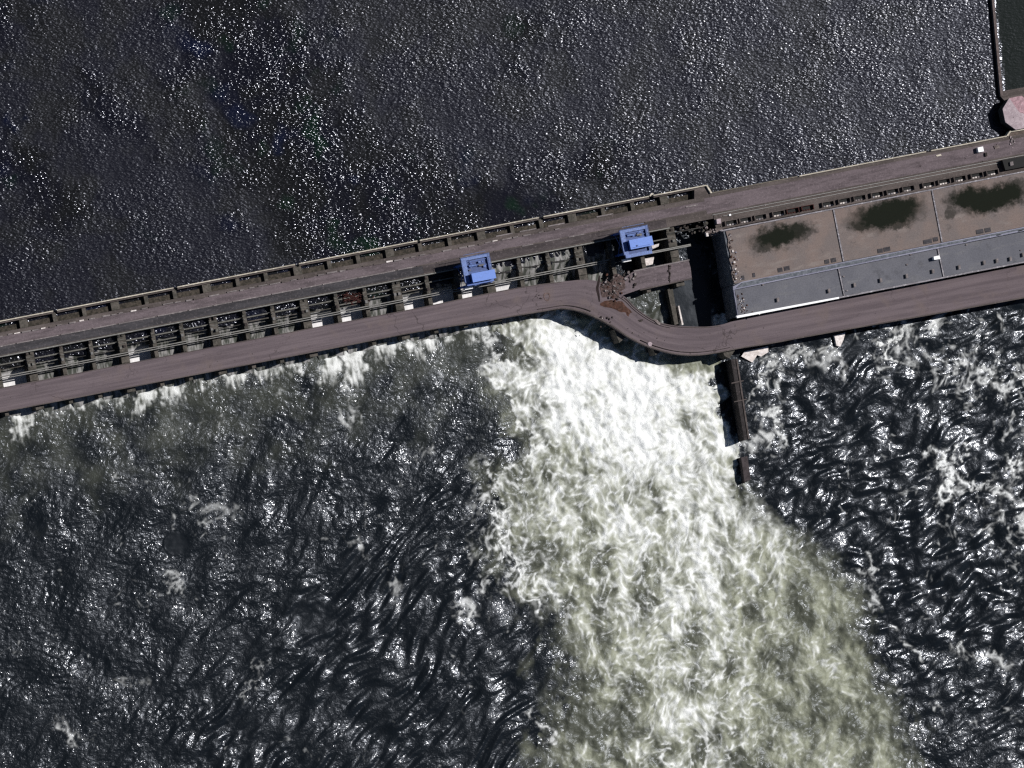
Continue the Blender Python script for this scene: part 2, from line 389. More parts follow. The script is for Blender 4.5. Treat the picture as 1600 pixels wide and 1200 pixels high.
beam('crane_beam', XL, 948, 89.6, 91.0, 10.6, 12.5, 'narrow pale beam alongside the lower road, left of the breach', (90.3,))
beam('crane_beam', 1003, 1079, 86.5, 90.5, 11, 12.6, 'broken end of runway beam reaching into the dark breach', (87.4, 89.6))
beam('crane_beam', 1018, 1048, 70.5, 72.2, 11, 12.4, 'short light beam right of the right blue crane', ())
beam('crane_beam', 1044, 1100, 63.5, 65.0, 10.5, 12.0, 'thin dark beam in the shadow beside the powerhouse end', (), 'steel')
# ------------------------------------------------------------------ upstream parapet, kerbs
segs = [(XL, 83, 'cream'), (89, 271, 'cream'), (277, 461, 'cream'), (467, 652, 'cream'), (656, 842, 'cream'), (849, 1014, 'cream'), (1021, 1103, 'cream'), (1113, 1246, 'dim'), (1249, 1447, 'cream'), (1455, 1573, 'cream')]
for i, (a, b, m) in enumerate(segs):
    off = 13.6 if a > 1110 else 0
    z = 14.1 if m == 'cream' else 13.5
    c = cen([A((a+b)/2, off)], z); e = empty('parapet_wall', (c[0], c[1], 11), f"{'cream' if m == 'cream' else 'dull grey-brown'} parapet along the reservoir side of the dam, {ordn(i+1)} stretch from the left", 'parapet', 'parapets along the reservoir'); L = (c[0], c[1], 11)
    MB().prism(band(a, b, off-.8, off+.7, z), 10.6, z-.25).build('wall', M[m], e, L)
    MB().prism(band(a, b, off-.95, off+.8, z), z-.246, z).build('coping', M[m], e, L)
    if off == 0: MB().prism(band(a, b, off+.75, off+3.6, 12.6), 12.0, 12.6).build('walkway', M['slab'], e, L)
tag(MB().prism(poly([(1103, 289.2), (1105.5, 289), (1113, 301.5), (1110.5, 302)], 14.1), 10.6, 14.1).build('parapet_wall', M['cream']), 'short slanting piece of cream parapet at the step in the dam edge', 'parapet')
tag(MB().prism(poly([(1014.5, 306), (1017, 302.5), (1021, 301.5), (1021, 303.5), (1018, 305), (1016.5, 307)], 14.3), 10.6, 14.3).build('parapet_wall', M['cream']), 'tiny bent-out bit of cream parapet above the right blue crane', 'parapet')
tag(MB().prism(poly([(1573, 211.5), (1578, 204.5), (1700, 184), (1700, 186.3), (1579.5, 206.5), (1575, 213)], 14.1), 10.6, 14.1).build('parapet_wall', M['cream']), 'cream parapet stepping round the foot of the octagonal tower', 'parapet')
struct(MB().prism(poly([(1085, 297), (1104, 291), (1112, 303), (1112, 320), (1085, 325)], 12.9), 4, 12.9).build('upper_road', M['slab']))
struct(MB().prism(poly([(1574, 214), (1580, 206.5), (1700, 186), (1700, 214), (1576, 238)], 12.9), 4, 12.9).build('upper_road', mat('worn_verge', (.135, .105, .09), streak=False)))
x = -40; n = 0
while x < 872:
    ln = R_.choice((7, 8, 9, 10, 12, 14, 16)); v = 22.6+R_.uniform(-.5, .5)
    n += 1
    o = MB().prism(band(x, x+ln, v, v+R_.choice((1.6, 2.0, 2.4)), 13.55), 12.994, 13.3+R_.uniform(0, .35), .05)
    c = cen([A(x+ln/2, v)], 13); o = o.build('kerb_block', R_.choice((M['kerb'], M['kerb'], M['slab'], M['pale'] if R_.random() < .35 else M['kerb'])), None, (c[0], c[1], 12.994))
    tag(o, f'loose kerb block along the reservoir side of the upper road, {ordn(n)} from the left', 'kerb block', 'broken kerb blocks along the upper road')
    x += ln+R_.choice((2, 2.5, 3, 4, 6, 8, 12))
x = -50; n = 0
while x < 1010:
    ln = R_.uniform(24, 62) if x < 640 else R_.uniform(8, 26); n += 1; v = 38.7+R_.uniform(-.2, .2)
    c = cen([A(x+ln/2, v)], 13)
    o = MB().prism(band(x, x+ln, v, v+1.7, 13.3), 12.996, 13.3, .05).build('kerb_strip', M['kerb'] if x < 640 else R_.choice((M['kerb'], M['slab'])), None, (c[0], c[1], 12.996))
    tag(o, f'pale kerb strip between the upper road and the dark track bed, {ordn(n)} from the left', 'kerb', 'kerb strips beside the track bed')
    x += ln+(R_.uniform(1, 4) if x < 640 else R_.uniform(6, 26))
n = 0
for x in (775, 812, 856, 932, 1072):
    n += 1; ln = 26 if x != 1072 else 18; v = 15.5 if x < 940 else 27
    c = cen([A(x, v)], 13)
    tag(MB().prism(band(x, x+ln, v, v+1.8, 13.4), 12.6 if v < 17 else 12.999, 13.35, .05).build('concrete_strip', M['kerb'], None, (c[0], c[1], 12.6)),
        f'pale concrete strip lying near the reservoir edge of the dam, {ordn(n)} from the left', 'concrete strip', 'loose pale strips on the dam edge')
# ------------------------------------------------------------------ gantry cranes
def crane(px, py_v, name_label, house, var):
    c = wp(A(px, py_v), 13.2); e = empty('gantry_crane', (c[0], c[1], 13.2), name_label, 'crane', 'blue gantry cranes on the dam', ANG)
    H = 11.2; x0, x1 = -7.6, 7.2; yN, yS = (8.8, -5.4) if var == 0 else (6.6, -7.8)
    leg = {}
    for sx in (x0+.9, x1-.9):
        for sy in (5.3, -5.3):
            m = MB(); t, b = .55, .38
            m.prism([(sx-t, sy-t), (sx+t, sy-t), (sx+t, sy+t), (sx-t, sy+t)], .9, H); l_ = m.build('leg', M['blue'], e)
            m = MB().box(sx-1.5, sx+1.5, sy-.4, sy+.4, .25, .95); m.tube((sx-1, sy-.3, .45), (sx-1, sy+.3, .45), .44, 10).tube((sx+1, sy-.3, .45), (sx+1, sy+.3, .45), .44, 10)
            m.build('bogie', M['blued'], l_)
    for sy in (5.3, -5.3): MB().box(x0+1.5, x1-1.5, sy-.35, sy+.35, 1.2, 2.0).build('sill_beam', M['blue'], e)
    for sx in (x0+.9, x1-.9):
        m = MB().tube((sx, -4.7, 2), (sx, 4.7, H-1), .16).tube((sx, 4.7, 2), (sx, -4.7, H-1), .16); m.build('brace', M['blue'], e)
    MB().box(x0, x1, yN-1.7, yN, H, H+1.5).build('girder', M['bluel'], e)
    MB().box(x0, x0+2.5, yS+1.7, yN-1.71, H, H+1.45).build('girder', M['bluel'], e)
    MB().box(x1-1.2, x1, yS+1.7, yN-1.71, H, H+1.45).build('girder', M['bluel'], e)
    MB().box(x0+.6, x1, yS, yS+1.69, H, H+1.5).build('girder', M['bluel'] if var else M['blue'], e)
    MB().box(x0+2.52, x1-1.21, yS+1.7, yN-1.72, H+.1, H+.3).build('trolley_deck', M['blued'], e)
    h0, h1 = house; hx0, hx1 = x0+2.9, x1+.4; hz = H+1.5
    hs = MB().box(hx0+.15, hx1-.15, h0+.15, h1-.15, hz, hz+2.9).build('machine_house', M['blue'], e)
    m = MB(); m.prism([(hx0, h0), (hx1, h0), (hx1, h1), (hx0, h1)], hz+2.904, hz+3.1)
    m.build('roof', M['roofb'], hs)
    if var:
        MB().box(hx0+3.2, hx0+4.0, h0+1.0, h0+1.6, hz+3.1, hz+3.5).build('vent', M['blued'], hs)
        MB().tube((hx0+1, h0+.7, hz+3.15), (hx1-2, h0+.7, hz+3.15), .07).build('pipe', M['blued'], hs)
    m = MB()
    for k in range(4): m.box(hx0+1.2+k*3, hx0+2.4+k*3, h0+.08, h0+.146, hz+1.0, hz+2.1)
    m.build('window', M['black'], hs)
    # machinery in the open well
    r = random.Random(5+var); wy0, wy1 = h1+.4, yN-2.1
    d_ = MB().tube((x0+3.6, (wy0+wy1)/2+.4, H+1.0), (x0+7.2, (wy0+wy1)/2+.4, H+1.0), .62, 12).build('winch_drum', M['bluel'], e)
    MB().tube((x0+8.6, (wy0+wy1)/2-.2, H+.9), (x0+11.4, (wy0+wy1)/2-.2, H+.9), .5, 12).build('winch_drum', M['grey'], e)
    for k in range(7):
        xx = x0+3.1+r.uniform(0, 9); yy = r.uniform(wy0, max(wy0+.1, wy1-.5)); s = r.uniform(.4, 1.0)
        MB().box(xx, xx+s*1.5, yy, yy+s, H+.31, H+.5+r.uniform(.4, 1.1)).build('motor', r.choice((M['bluel'], M['blue'], M['blued'], M['grey'])), e)
    for k in range(3): MB().box(x0+2.52, x1-1.22, wy0+k*(wy1-wy0)/2.2, wy0+k*(wy1-wy0)/2.2+.25, H+.32, H+.75).build('cross_tie', M['blue'], e)
    # hand rails, ladder, driver's cab
    m = MB()
    for a, b in (((x0, yN), (x1, yN)), ((x0, yS+1.7), (x0, yN)), ((x1, yS+1.7), (x1, yN)), ((x0+.6, yS), (x1, yS))):
        for z in (.6, 1.1): m.tube((a[0], a[1], H+1.5+z), (b[0], b[1], H+1.5+z), .06, 4)
        nseg = max(2, int(math.hypot(b[0]-a[0], b[1]-a[1])/1.6))
        for k in range(nseg+1):
            f = k/nseg; q = (a[0]+(b[0]-a[0])*f, a[1]+(b[1]-a[1])*f); m.tube((*q, H+1.5), (*q, H+2.6), .05, 4)
    m.build('hand_rail', M['bluel'], e)
    m = MB()
    for s in (0, .5): m.tube((x1+.3, -4.6+s, 1), (x1+.3, -4.6+s, H+1.5), .06, 4)
    for k in range(22): m.tube((x1+.3, -4.6, 1.3+k*.5), (x1+.3, -4.1, 1.3+k*.5), .04, 4)
    m.build('ladder', M['blue'], e)
    cb = MB().box(x0+1.0, x0+5.2, yS-1.5, yS-.05, 4.2, 6.6).build('cab', M['white'], e)
    MB().box(x0+1.2, x0+5.0, yS-1.56, yS-1.504, 5.2, 6.2).build('window', M['black'], cb)
    MB().box(x1+.05, x1+1.3, .5, 4.5, 8, 8.25).build('landing', M['bluel'], e)
    m = MB().tube((x1-3, yN+.2, H+1.5), (x1-3, yN+.2, H+4.2), .09, 5).tube((x0+2, yN+1.2, H+.5), (x1-1, yN+1.2, H+.5), .12, 5)
    m.build('mast', M['bluel'], e)
    return e
crane(735.5, 69.5, 'blue gantry crane nearer mid-dam, bright roof on its lower half', (-4.3, 0.2), 0)
crane(981, 66.5, 'blue gantry crane next to the breach, bright roof across its middle', (-4.0, 0.8), 1)
# ------------------------------------------------------------------ powerhouse
pc = cen([A(1400, 150)], 0)
ph = empty('powerhouse', (pc[0], pc[1], 0), 'long flat powerhouse with tan and grey roof strips, its left end torn open', 'building'); PL = (pc[0], pc[1], 0)
def pb(m, name, mt, par=ph): return m.build(name, mt, par, PL)
X2 = 1690
pb(MB().prism(poly([(1130, 359.5), A(X2, 74), A(X2, 159), (1146, 445)], 18.4), -3, 18.4), 'wall', M['wall'])
pb(MB().prism(poly([(1146.3, 445.5), A(X2, 159.4), A(X2, 214.5), (1153, 495)], 17.6), -3, 17.6), 'wall', M['wall'])
m = MB()   # buttress fins of the broken end wall
for k in range(7):
    f = (k+.3)/7; x = 1130+f*16; y = 362+f*80
    m.prism(poly([(x-2.2, y), (x+.5, y-.4), (x+1, y+3), (x-1.8, y+3.4)], 15.5), -3, 15.5-R_.uniform(0, 3))
pb(m, 'buttress', M['wall'])
def roof_mat(name, base, dark, stain, spots, light):
    t = NT(name); q = t.pos(0); p = t.pos(ANG, (.3, 1, 1))
    c = t.mix(t.ramp(t.noise(q, .06, 7, .66), .38, .62), base, dark); c = t.mix(t.ramp(t.noise(q, .13, 6, .7), .56, .70), c, tuple(.72*k for k in base))
    c = t.mix(t.ramp(t.noise(p, .22, 5, .65), .52, .72), c, light)
    if spots:
        tot = None
        nz = t.n('ShaderNodeTexNoise'); nz.inputs['Scale'].default_value = .2; nz.inputs['Detail'].default_value = 8; nz.inputs['Roughness'].default_value = .72; t.l(q, nz.inputs['Vector'])
        sc_ = t.n('ShaderNodeVectorMath', operation='SCALE'); sc_.inputs[3].default_value = 14; t.l(nz.outputs['Color'], sc_.inputs[0])
        sb = t.n('ShaderNodeVectorMath', operation='ADD'); t.l(q, sb.inputs[0]); t.l(sc_.outputs[0], sb.inputs[1])
        for (px, py, rx, ry, k) in spots:
            cx, cy = wp((px, py), 19)
            d = t.n('ShaderNodeVectorMath', operation='SUBTRACT'); t.l(sb.outputs[0], d.inputs[0]); d.inputs[1].default_value = (cx+7, cy+7, 19+7)
            rt = t.n('ShaderNodeVectorRotate', rotation_type='Z_AXIS'); rt.inputs['Angle'].default_value = -ANG; t.l(d.outputs[0], rt.inputs['Vector'])
            s_ = t.n('ShaderNodeVectorMath', operation='MULTIPLY'); s_.inputs[1].default_value = (1/(rx*S0*1.22), 1/(ry*S0*1.22), 0); t.l(rt.outputs[0], s_.inputs[0])
            ln = t.n('ShaderNodeVectorMath', operation='LENGTH'); t.l(s_.outputs[0], ln.inputs[0])
            f = t.ramp(ln.outputs['Value'], 1.4, .62, 0, k)
            tot = f if tot is None else t.math('MAXIMUM', tot, f)
        c = t.mix(tot, c, stain)
    g = t.noise(q, 1.8, 5, .7)
    c2 = t.n('ShaderNodeMix', data_type='RGBA', blend_type='MULTIPLY'); c2.inputs[0].default_value = .5
    t.l(c, c2.inputs[6]); t.l(t.mix(t.ramp(g, .25, .72), (.6, .6, .6), (1.22, 1.22, 1.22)), c2.inputs[7]); t.l(c2.outputs[2], t.b.inputs['Base Color'])
    t.b.inputs['Roughness'].default_value = .9; t.b.inputs['Specular IOR Level'].default_value = .1; t.l(t.bump(g, .05), t.b.inputs['Normal'])
    return t.m
TAN = roof_mat('tan_roof_felt', (.166, .140, .133), (.195, .152, .136), (.010, .012, .008),
    [(1215, 370, 36, 15, 1), (1240, 362, 26, 11, .95), (1198, 384, 18, 8, .8), (1260, 365, 16, 6, .6), (1385, 336, 50, 18, 1), (1400, 325, 36, 14, 1), (1350, 350, 22, 9, .9), (1405, 350, 16, 8, .8),
     (1515, 309, 32, 15, 1), (1568, 305, 36, 17, 1), (1545, 316, 40, 13, 1), (1578, 292, 24, 9, .8), (1484, 332, 8, 6, .7)], (.225, .19, .175))
GREY = roof_mat('grey_roof_felt', (.142, .142, .160), (.124, .125, .143), (.05, .05, .05), [], (.165, .163, .172))
JX = [(1302.5, 327), (1456.5, 298), (1611, 268)]
m1 = [(1134, 361), (1302, 328)]; 
def roofline(x, v): return A(x, v)
edges = [1134, 1301, 1455, 1610, X2]
for k in range(4):
    a, b = edges[k]+(2.6 if k else 0), edges[k+1]
    sh = .19*84
    left = [(1134, 361.5), (1138, 375), (1137, 383), (1141, 396), (1139.5, 406), (1144, 418), (1143, 428), (1147, 443.5)] if k == 0 else [A(a, 75), A(a+16, 160.2)]
    ptsr = [A(b, 75)]+left+[A(b+16, 160.2)] if k < 3 else [A(b, 75)]+left+[A(b, 160)]
    pb(MB().prism(poly(ptsr, 19), 18.404, 19.0), 'roof', TAN)
for k in range(4):
    a, b = [1149, 1311.5, 1467, 1621][k], [1309, 1464.5, 1618, X2][k]
    left = [(1148, 452), (1150, 462), (1149.5, 472), (1153, 482), (1153.5, 494)] if k == 0 else [A(a, 168.7), A(a+9.3, 214)]
    pb(MB().prism(poly([A(b, 168.7)]+left+[A(b+9.3 if k < 3 else b, 214)], 18.2), 17.604, 18.2), 'roof', GREY)
m = MB()
for k in range(3): a = edges[k+1]; m.prism(poly([A(a+.3, 75), A(a+2.4, 75), A(a+18.4, 160), A(a+16.3, 160)], 19.5), 18.41, 19.5)
pb(m, 'fire_wall', M['coping'])
m = MB()
for a in (1309.2, 1464.7, 1618.2): m.prism(poly([A(a+.1, 168.9), A(a+2.0, 168.9), A(a+11.2, 214), A(a+9.4, 214)], 18.8), 17.61, 18.8)
pb(m, 'fire_wall', M['coping'])
pb(MB().prism(poly([(1124, 360), A(X2, 72.9), A(X2, 74.8), (1128, 361.5)], 19.7), 17, 19.7), 'parapet', M['coping'])
pb(MB().prism(poly([(1146, 447.5), A(1160, 161.4), A(X2, 160.4), A(X2, 166.0), (1146, 453)], 20), 18.3, 19.5), 'clerestory', M['lav'])
pb(MB().prism(poly([(1152, 448.4), A(1160, 162.9), A(X2, 162.0), A(X2, 163.2), (1152, 449.6)], 20), 19.504, 19.9), 'ridge', M['wall'])
m = MB()
for x in (1191, 1272, 1353, 1431.5, 1514, 1566, 1600, 1640): m.prism(poly([A(x-9, 164.2), A(x-4, 162.6), A(x+8, 162.2), A(x+9, 163.7), A(x+2, 164.1), A(x-4, 166.2), A(x-9, 166.4)], 19.6), 19.508, 19.56)
pb(m, 'roof_opening', M['black'])
pb(MB().prism(poly([(1150.5, 493.5), A(1311, 214.2), A(1311, 217.0), (1152, 497)], 18.7), 17.2, 18.75), 'coping', M['white'])
pb(MB().prism(poly([A(1311.4, 214.2), A(X2, 214.2), A(X2, 216.6), A(1311.4, 216.6)], 18.6), 17.2, 18.6), 'coping', M['coping'])
pb(MB().prism(poly([A(1153, 214.4), A(1153.5, 214.4), (1147.5, 452), (1145, 447)], 18.7), 17.3, 18.7), 'coping', M['lav'])
for (x, y) in ((1214.5, 468.5), (1294.5, 454.5), (1334.5, 445.5), (1375.5, 438), (1416, 431.5), (1457, 424), (1498, 417.5), (1537, 410.5), (1557, 407.5), (1578, 404.5), (1598, 398)):
    p = poly([(x-1.5, y-2.6), (x+1.8, y-3.2), (x+2.6, y+2.6), (x-.7, y+3.2)], 19.2); v_ = pb(MB().prism(p, 18.204, 19.35), 'roof_vent', M['grey'])
    p = poly([(x-.6, y-3.2), (x+2.6, y-3.8), (x+3.3, y+2.5), (x+.2, y+3.1)], 19.5); pb(MB().prism(p, 19.354, 19.55), 'cap', M['kerb'], v_)
pb(MB().prism(poly([(1459, 401), (1468, 399), (1469.5, 404.5), (1460, 406)], 21), 18.204, 20.9), 'roof_cabin', M['white'])
for (x, y) in ((1192, 445), (1318, 432), (1323, 454), (1423, 398), (1510, 382.5), (1595, 391), (1417, 413.5)):
    pb(MB().chunk((*wp((x, y), 18.4), 18.4), .7, .5, .35, ANG, R_), 'roof_patch', M['kerb'])
for (x, y, wx) in ((1218.5, 421.5, 3.6), (1229, 418.8, 4.2), (1291.5, 408.5, 3.5), (1302, 406, 4), (1160.5, 433.5, 2), (1177.5, 429.5, 2), (1375, 391.5, 4.2), (1385.5, 389, 5), (1449, 377, 6.5), (1461.5, 373.5, 3.6), (1530.5, 361.5, 5.5), (1543, 359, 4.5)):
    pb(MB().prism(poly([(x-wx, y-3+wx*.19), (x+wx, y-3-wx*.19), (x+wx+1, y+3.6-wx*.19), (x-wx+1, y+3.6+wx*.19)], 19.2), 19.004, 19.22), 'roof_hatch', M['moss'] if 'moss' in M else M['track'])
# ------------------------------------------------------------------ hatch rows north of the powerhouse
n = 0
for x in (1143, 1165.5, 1189, 1217, 1239.5, 1262.5, 1294.5, 1320, 1344, 1371, 1395.5, 1420, 1451.5, 1476, 1500.5, 1527, 1551.5):
    n += 1; v0, v1 = 61.5, 69.6; x0, x1 = x-10.5, x+8.8
    c = cen([A(x, 65)], 13); L = (c[0], c[1], 12.99)
    rusty = n in (5, 6)
    e = empty('intake_hatch', L, f"{'rust-brown' if rusty else 'dark'} open hatch with pale grating behind the powerhouse, {ordn(n)} from the left", 'hatch', 'hatches behind the powerhouse')
    m = MB()
    for q in ((x0, x1, v0, v0+.9), (x0, x0+1.2, v0+.9, v1), (x1-1.2, x1, v0+.9, v1)): m.prism(poly([A(q[0], q[2]), A(q[1], q[2]), A(q[1]+.19*(q[3]-q[2]), q[3]), A(q[0]+.19*(q[3]-q[2]), q[3])], 14.6), 12.994, 14.6)
    m.build('frame', M['weed'] if rusty else M['slab'], e, L)
    MB().prism(poly([A(x0+1.3, v0+1), A(x1-1.3, v0+1), A(x1-.2, v1-1), A(x0+2.4, v1-1)], 13), 12.996, 13.02).build('opening', M['black'], e, L)
    for k in range(4):
        a = x0+3.0+k*4.0
        MB().prism(poly([A(a, v1-2.0), A(a+R_.uniform(2.4, 3.4), v1-2.0), A(a+3.1, v1+.2), A(a+.4, v1+.2)], 13.3), 13.03, 13.3).build('grating', M['weed'] if rusty else R_.choice((M['kerb'], M['pale'], M['pale'], M['coping'])), e, L)
beam('crane_rail', 1113, XR, 47.6, 48.8, 12.994, 13.25, 'dark crane rail running along the upper road behind the powerhouse, road side', (48.2,), 'steel')
beam('crane_rail', 1130, XR, 52.4, 53.4, 12.994, 13.25, 'dark crane rail behind the powerhouse, hatch side', (52.9,), 'steel')

# ------------------------------------------------------------------ breach: broken deck, walls, slabs, rubble
def slab(name, pts, z1, z0, m, label, cat, group=None, inset=.05):
    c = cen(pts, z1); o = MB().prism(poly(pts, z1), z0, z1, inset).build(name, M[m] if isinstance(m, str) else m, None, (c[0], c[1], z0))
    return tag(o, label, cat, group)
c = cen([(1030, 432)], 11.6); e = empty('broken_deck', (c[0], c[1], 10.4), 'torn-off stump of the old lower road deck jutting into the breach', 'bridge deck'); L = (c[0], c[1], 10.4)
MB().prism(poly([(968, 463), (958, 450), (975, 434), (990, 424), (1043.5, 413.6), (1046, 442.5), (1000, 452)], 11.6), 10.2, 11.6).build('deck', M['road'], e, L)
MB().prism(poly([(1045, 413.2), (1076, 407), (1079, 418), (1081, 434), (1047.5, 442.2)], 11.5), 10.2, 11.5).build('deck', M['road'], e, L)
MB().prism(poly([(990, 422.5), (1077, 405), (1077.3, 407), (990.5, 424.6)], 12.1), 10.2, 12.1).build('kerb', M['kerb'], e, L)
MB().prism(poly([(1000, 452.4), (1081, 434.6), (1081.3, 436.2), (1001, 454)], 11.9), 10.2, 11.9).build('kerb', M['slab'], e, L)
m = MB()
for k in range(7): m.chunk((*wp((1045.5+R_.uniform(-2, 2), 416+k*3.7), 11.7), 11.75), .7, .5, .25, R_.uniform(0, 3), R_)
m.build('joint_rubble', M['rubdark'], e, L)
slab('breach_wall', [(1043, 452), (1051, 450), (1060, 506), (1054, 508)], 4.5, -4, 'conc', 'olive-grey wall standing in the pit between road bend and powerhouse', 'wall')
slab('white_edge', [(1059.5, 478), (1061.5, 477.5), (1068, 507), (1065.5, 508)], 4.9, -1, 'pale', 'thin white edge strip beside the olive-grey wall in the pit', 'edge strip')
c = cen([(1152, 620)], 8.5); e = empty('dividing_wall', (c[0], c[1], -3), 'long dark concrete wall dividing white water from dark water below the road', 'wall'); L = (c[0], c[1], -3)
MB().prism(poly([(1142, 562), (1152.5, 560), (1171.5, 686), (1163, 688.5)], 8.3), -5, 8.3, .15).build('wall', mat('dividing_wall_concrete', (.048, .042, .042), light=(.085, .072, .072), streak=False), e, L)
MB().prism(poly([(1150.4, 562), (1152.6, 561.6), (1171.5, 685.5), (1169, 686)], 8.7), 8.304, 8.7).build('coping', M['slab'], e, L)
for y in (598, 627): MB().prism(poly([(1143+(y-598)*.15, y), (1162+(y-598)*.15, y-4), (1162+(y-598)*.15, y-2.4), (1143+(y-598)*.15, y+1.6)], 8.6), 8.304, 8.6).build('rib', M['slab'], e, L)
slab('wall_stub', [(1158, 715), (1168, 712.5), (1173, 749), (1169, 752), (1166, 751), (1163.5, 755)], 4, -5, mat('stub_concrete', (.07, .058, .06), streak=False), 'short detached stub of wall standing in the water below the dividing wall', 'wall', None, .12)
# tilted white slab at the toe of the road, and a small one further right
p = [(1159, 556.5), (1164, 549), (1200, 541), (1201, 550), (1190, 557), (1184, 554.5), (1177, 566)]
c = cen(p, 2); m = MB(); m.prism(poly(p, 2), .2, [1.2, 2.0, 2.2, 1.8, 1.2, 1.3, .6] if area(poly(p, 2)) > 0 else [.6, 1.3, 1.2, 1.8, 2.2, 2.0, 1.2])
tag(m.build('concrete_slab', mat('bright_slab', (.92, .84, .81), dark=(.7, .62, .58), light=(.95, .9, .88), streak=False, sc1=.6), None, (c[0], c[1], .2)), 'bright pinkish-white slab sticking out of the dark water just below the road', 'slab')
slab('concrete_slab', [(1303.5, 524), (1321, 519.5), (1318, 531), (1313, 542), (1307, 540)], 1.6, -.5, mat('bright_slab_b', (.9, .84, .82), dark=(.66, .6, .57), light=(.95, .9, .88), streak=False, sc1=.8), 'small white lump in the dark water at the road edge, below the powerhouse', 'slab')
# rust-coloured mud spilt across the road
def mound(name, cx, cy, rx, ry, rot, z, h, m, label, cat, seed, n=26, kind=None):
    r = random.Random(seed); V = []; F = []; ph = [r.uniform(0, 6.3) for _ in range(6)]
    c = wp((cx, cy), z); rings = 6
    for k in range(rings+1):
        for i in range(n):
            t = 2*math.pi*i/n; q = 1+.22*math.sin(2*t+ph[0])+.18*math.sin(3*t+ph[1])+.12*math.sin(5*t+ph[2])+.07*math.sin(8*t+ph[3])
            f = k/rings; x = rx*S0*q*f*math.cos(t); y = ry*S0*q*f*math.sin(t)
            V.append((c[0]+x*math.cos(rot)-y*math.sin(rot), c[1]+x*math.sin(rot)+y*math.cos(rot), z+.005+h*(1-f*f)*(1+r.uniform(-.3, .3))*(k < rings)))
    for k in range(rings):
        for i in range(n): F.append((k*n+i, (k+1)*n+i, (k+1)*n+(i+1) % n, k*n+(i+1) % n))
    b = MB(); b.v = V; b.f = F; o = b.build(name, m, None, (c[0], c[1], z)); return tag(o, label, cat, kind=kind)
mound('mud_patch', 963, 478, 20, 9, -.25, 12.0, .22, M['mud'], 'rust-brown mud spread across the lower road where it starts to bend', 'mud', 3)
mound('mud_patch', 981, 489, 5, 3, -.9, 12.0, .15, M['mud'], 'small rust-brown lump of mud on the road below the big mud patch', 'mud', 5)
mound('mud_patch', 1001, 501, 3.5, 2.6, .2, 12.0, .2, M['rubdark'], 'small dark lump on the inner lane of the road bend', 'mud', 8)
mound('soil_heap', 957, 450, 20, 19, 1.2, 11.9, .7, mat('pinkish_soil', (.115, .078, .072), dark=(.05, .036, .034), light=(.17, .125, .118), streak=False, sc1=1.2), 'pinkish-brown heap of soil and rubble where the old deck broke off the road', 'soil', 9)
# dark crescent crack at the torn joint
m = MB(); N = 12; P1 = [(935.5+2*math.cos(t)-7*math.sin(t)*0-7*(1-abs(t)/1.4), 451+22*t/1.4) for t in np.linspace(-1.3, 1.3, N)]
for i in range(N-1):
    wv = lambda k: 1.2+3.2*math.cos((k/(N-1)-.5)*2.7)
    a, b = P1[i], P1[i+1]; m.prism(poly([(a[0], a[1]), (a[0]+wv(i), a[1]), (b[0]+wv(i+1), b[1]), (b[0], b[1])], 12.02), 11.99, 12.03)
c = cen([(938, 451)], 12); tag(m.build('torn_joint', mat('torn_joint', (.032, .022, .022), streak=False), None, (c[0], c[1], 11.99)), 'dark crescent-shaped gap torn in the road deck left of the soil heap', 'crack')
# blast ring and scorch specks on the lower road
m = MB(); c = wp((854.5, 463.5), 12)
for i in range(20):
    t0, t1 = 2*math.pi*i/20, 2*math.pi*(i+1)/20; a, b = 1.25, 1.75+.2*math.sin(3*t0)
    m.prism([(c[0]+a*math.cos(t0), c[1]+a*1.2*math.sin(t0)), (c[0]+b*math.cos(t0), c[1]+b*1.2*math.sin(t0)), (c[0]+b*math.cos(t1), c[1]+b*1.2*math.sin(t1)), (c[0]+a*math.cos(t1), c[1]+a*1.2*math.sin(t1))], 12.003, 12.14)
tag(m.build('earth_ring', mat('ring_soil', (.17, .12, .11), streak=False), None, (c[0], c[1], 12)), 'pale reddish ring of earth round a shell hole on the lower road', 'shell hole')
lump = 0
def chunkset(n, fn, sizes, mats, lab, group, name='concrete_chunk', cat='rubble', zz=None, seed=1):
    r = random.Random(seed)
    for k in range(n):
        px, py, z = fn(r); s = r.uniform(*sizes); x, y = wp((px, py), z); mt = r.choice(mats)
        o = MB().chunk((x, y, z+s*.3), s, s*r.uniform(.5, .9), s*r.uniform(.25, .55), r.uniform(0, 3.1), r).build(name, M[mt], None, (x, y, z))
        tag(o, lab[mt] if isinstance(lab, dict) else lab, cat, group)
chunkset(6, lambda r: (842+r.uniform(-6, 5), 464+r.uniform(-3, 3), 12.0), (.3, .6), ['rubdark'], 'dark lump beside the pale ring on the lower road', 'dark lumps by the shell hole', seed=2)
chunkset(46, lambda r: (957+r.gauss(0, 11), 448+r.gauss(0, 12), 12.3), (.35, 1.0), ['rubble', 'kerb', 'rubdark', 'mud'],
         {'rubble': 'light grey-brown chunk strewn over the soil heap at the torn road', 'kerb': 'pale chunk strewn over the soil heap at the torn road', 'rubdark': 'dark chunk strewn over the soil heap at the torn road', 'mud': 'reddish chunk strewn over the soil heap at the torn road'}, 'rubble on the soil heap', seed=3)
chunkset(16, lambda r: (984+r.gauss(0, 6), 436+r.gauss(0, 7)*1.0, 11.7), (.5, 1.2), ['rubble', 'rubdark', 'kerb', 'rubdark'],
         {'rubble': 'grey-brown chunk piled on the near end of the torn deck stump', 'kerb': 'pale chunk piled on the near end of the torn deck stump', 'rubdark': 'dark chunk piled on the near end of the torn deck stump'}, 'rubble on the deck stump', seed=4)
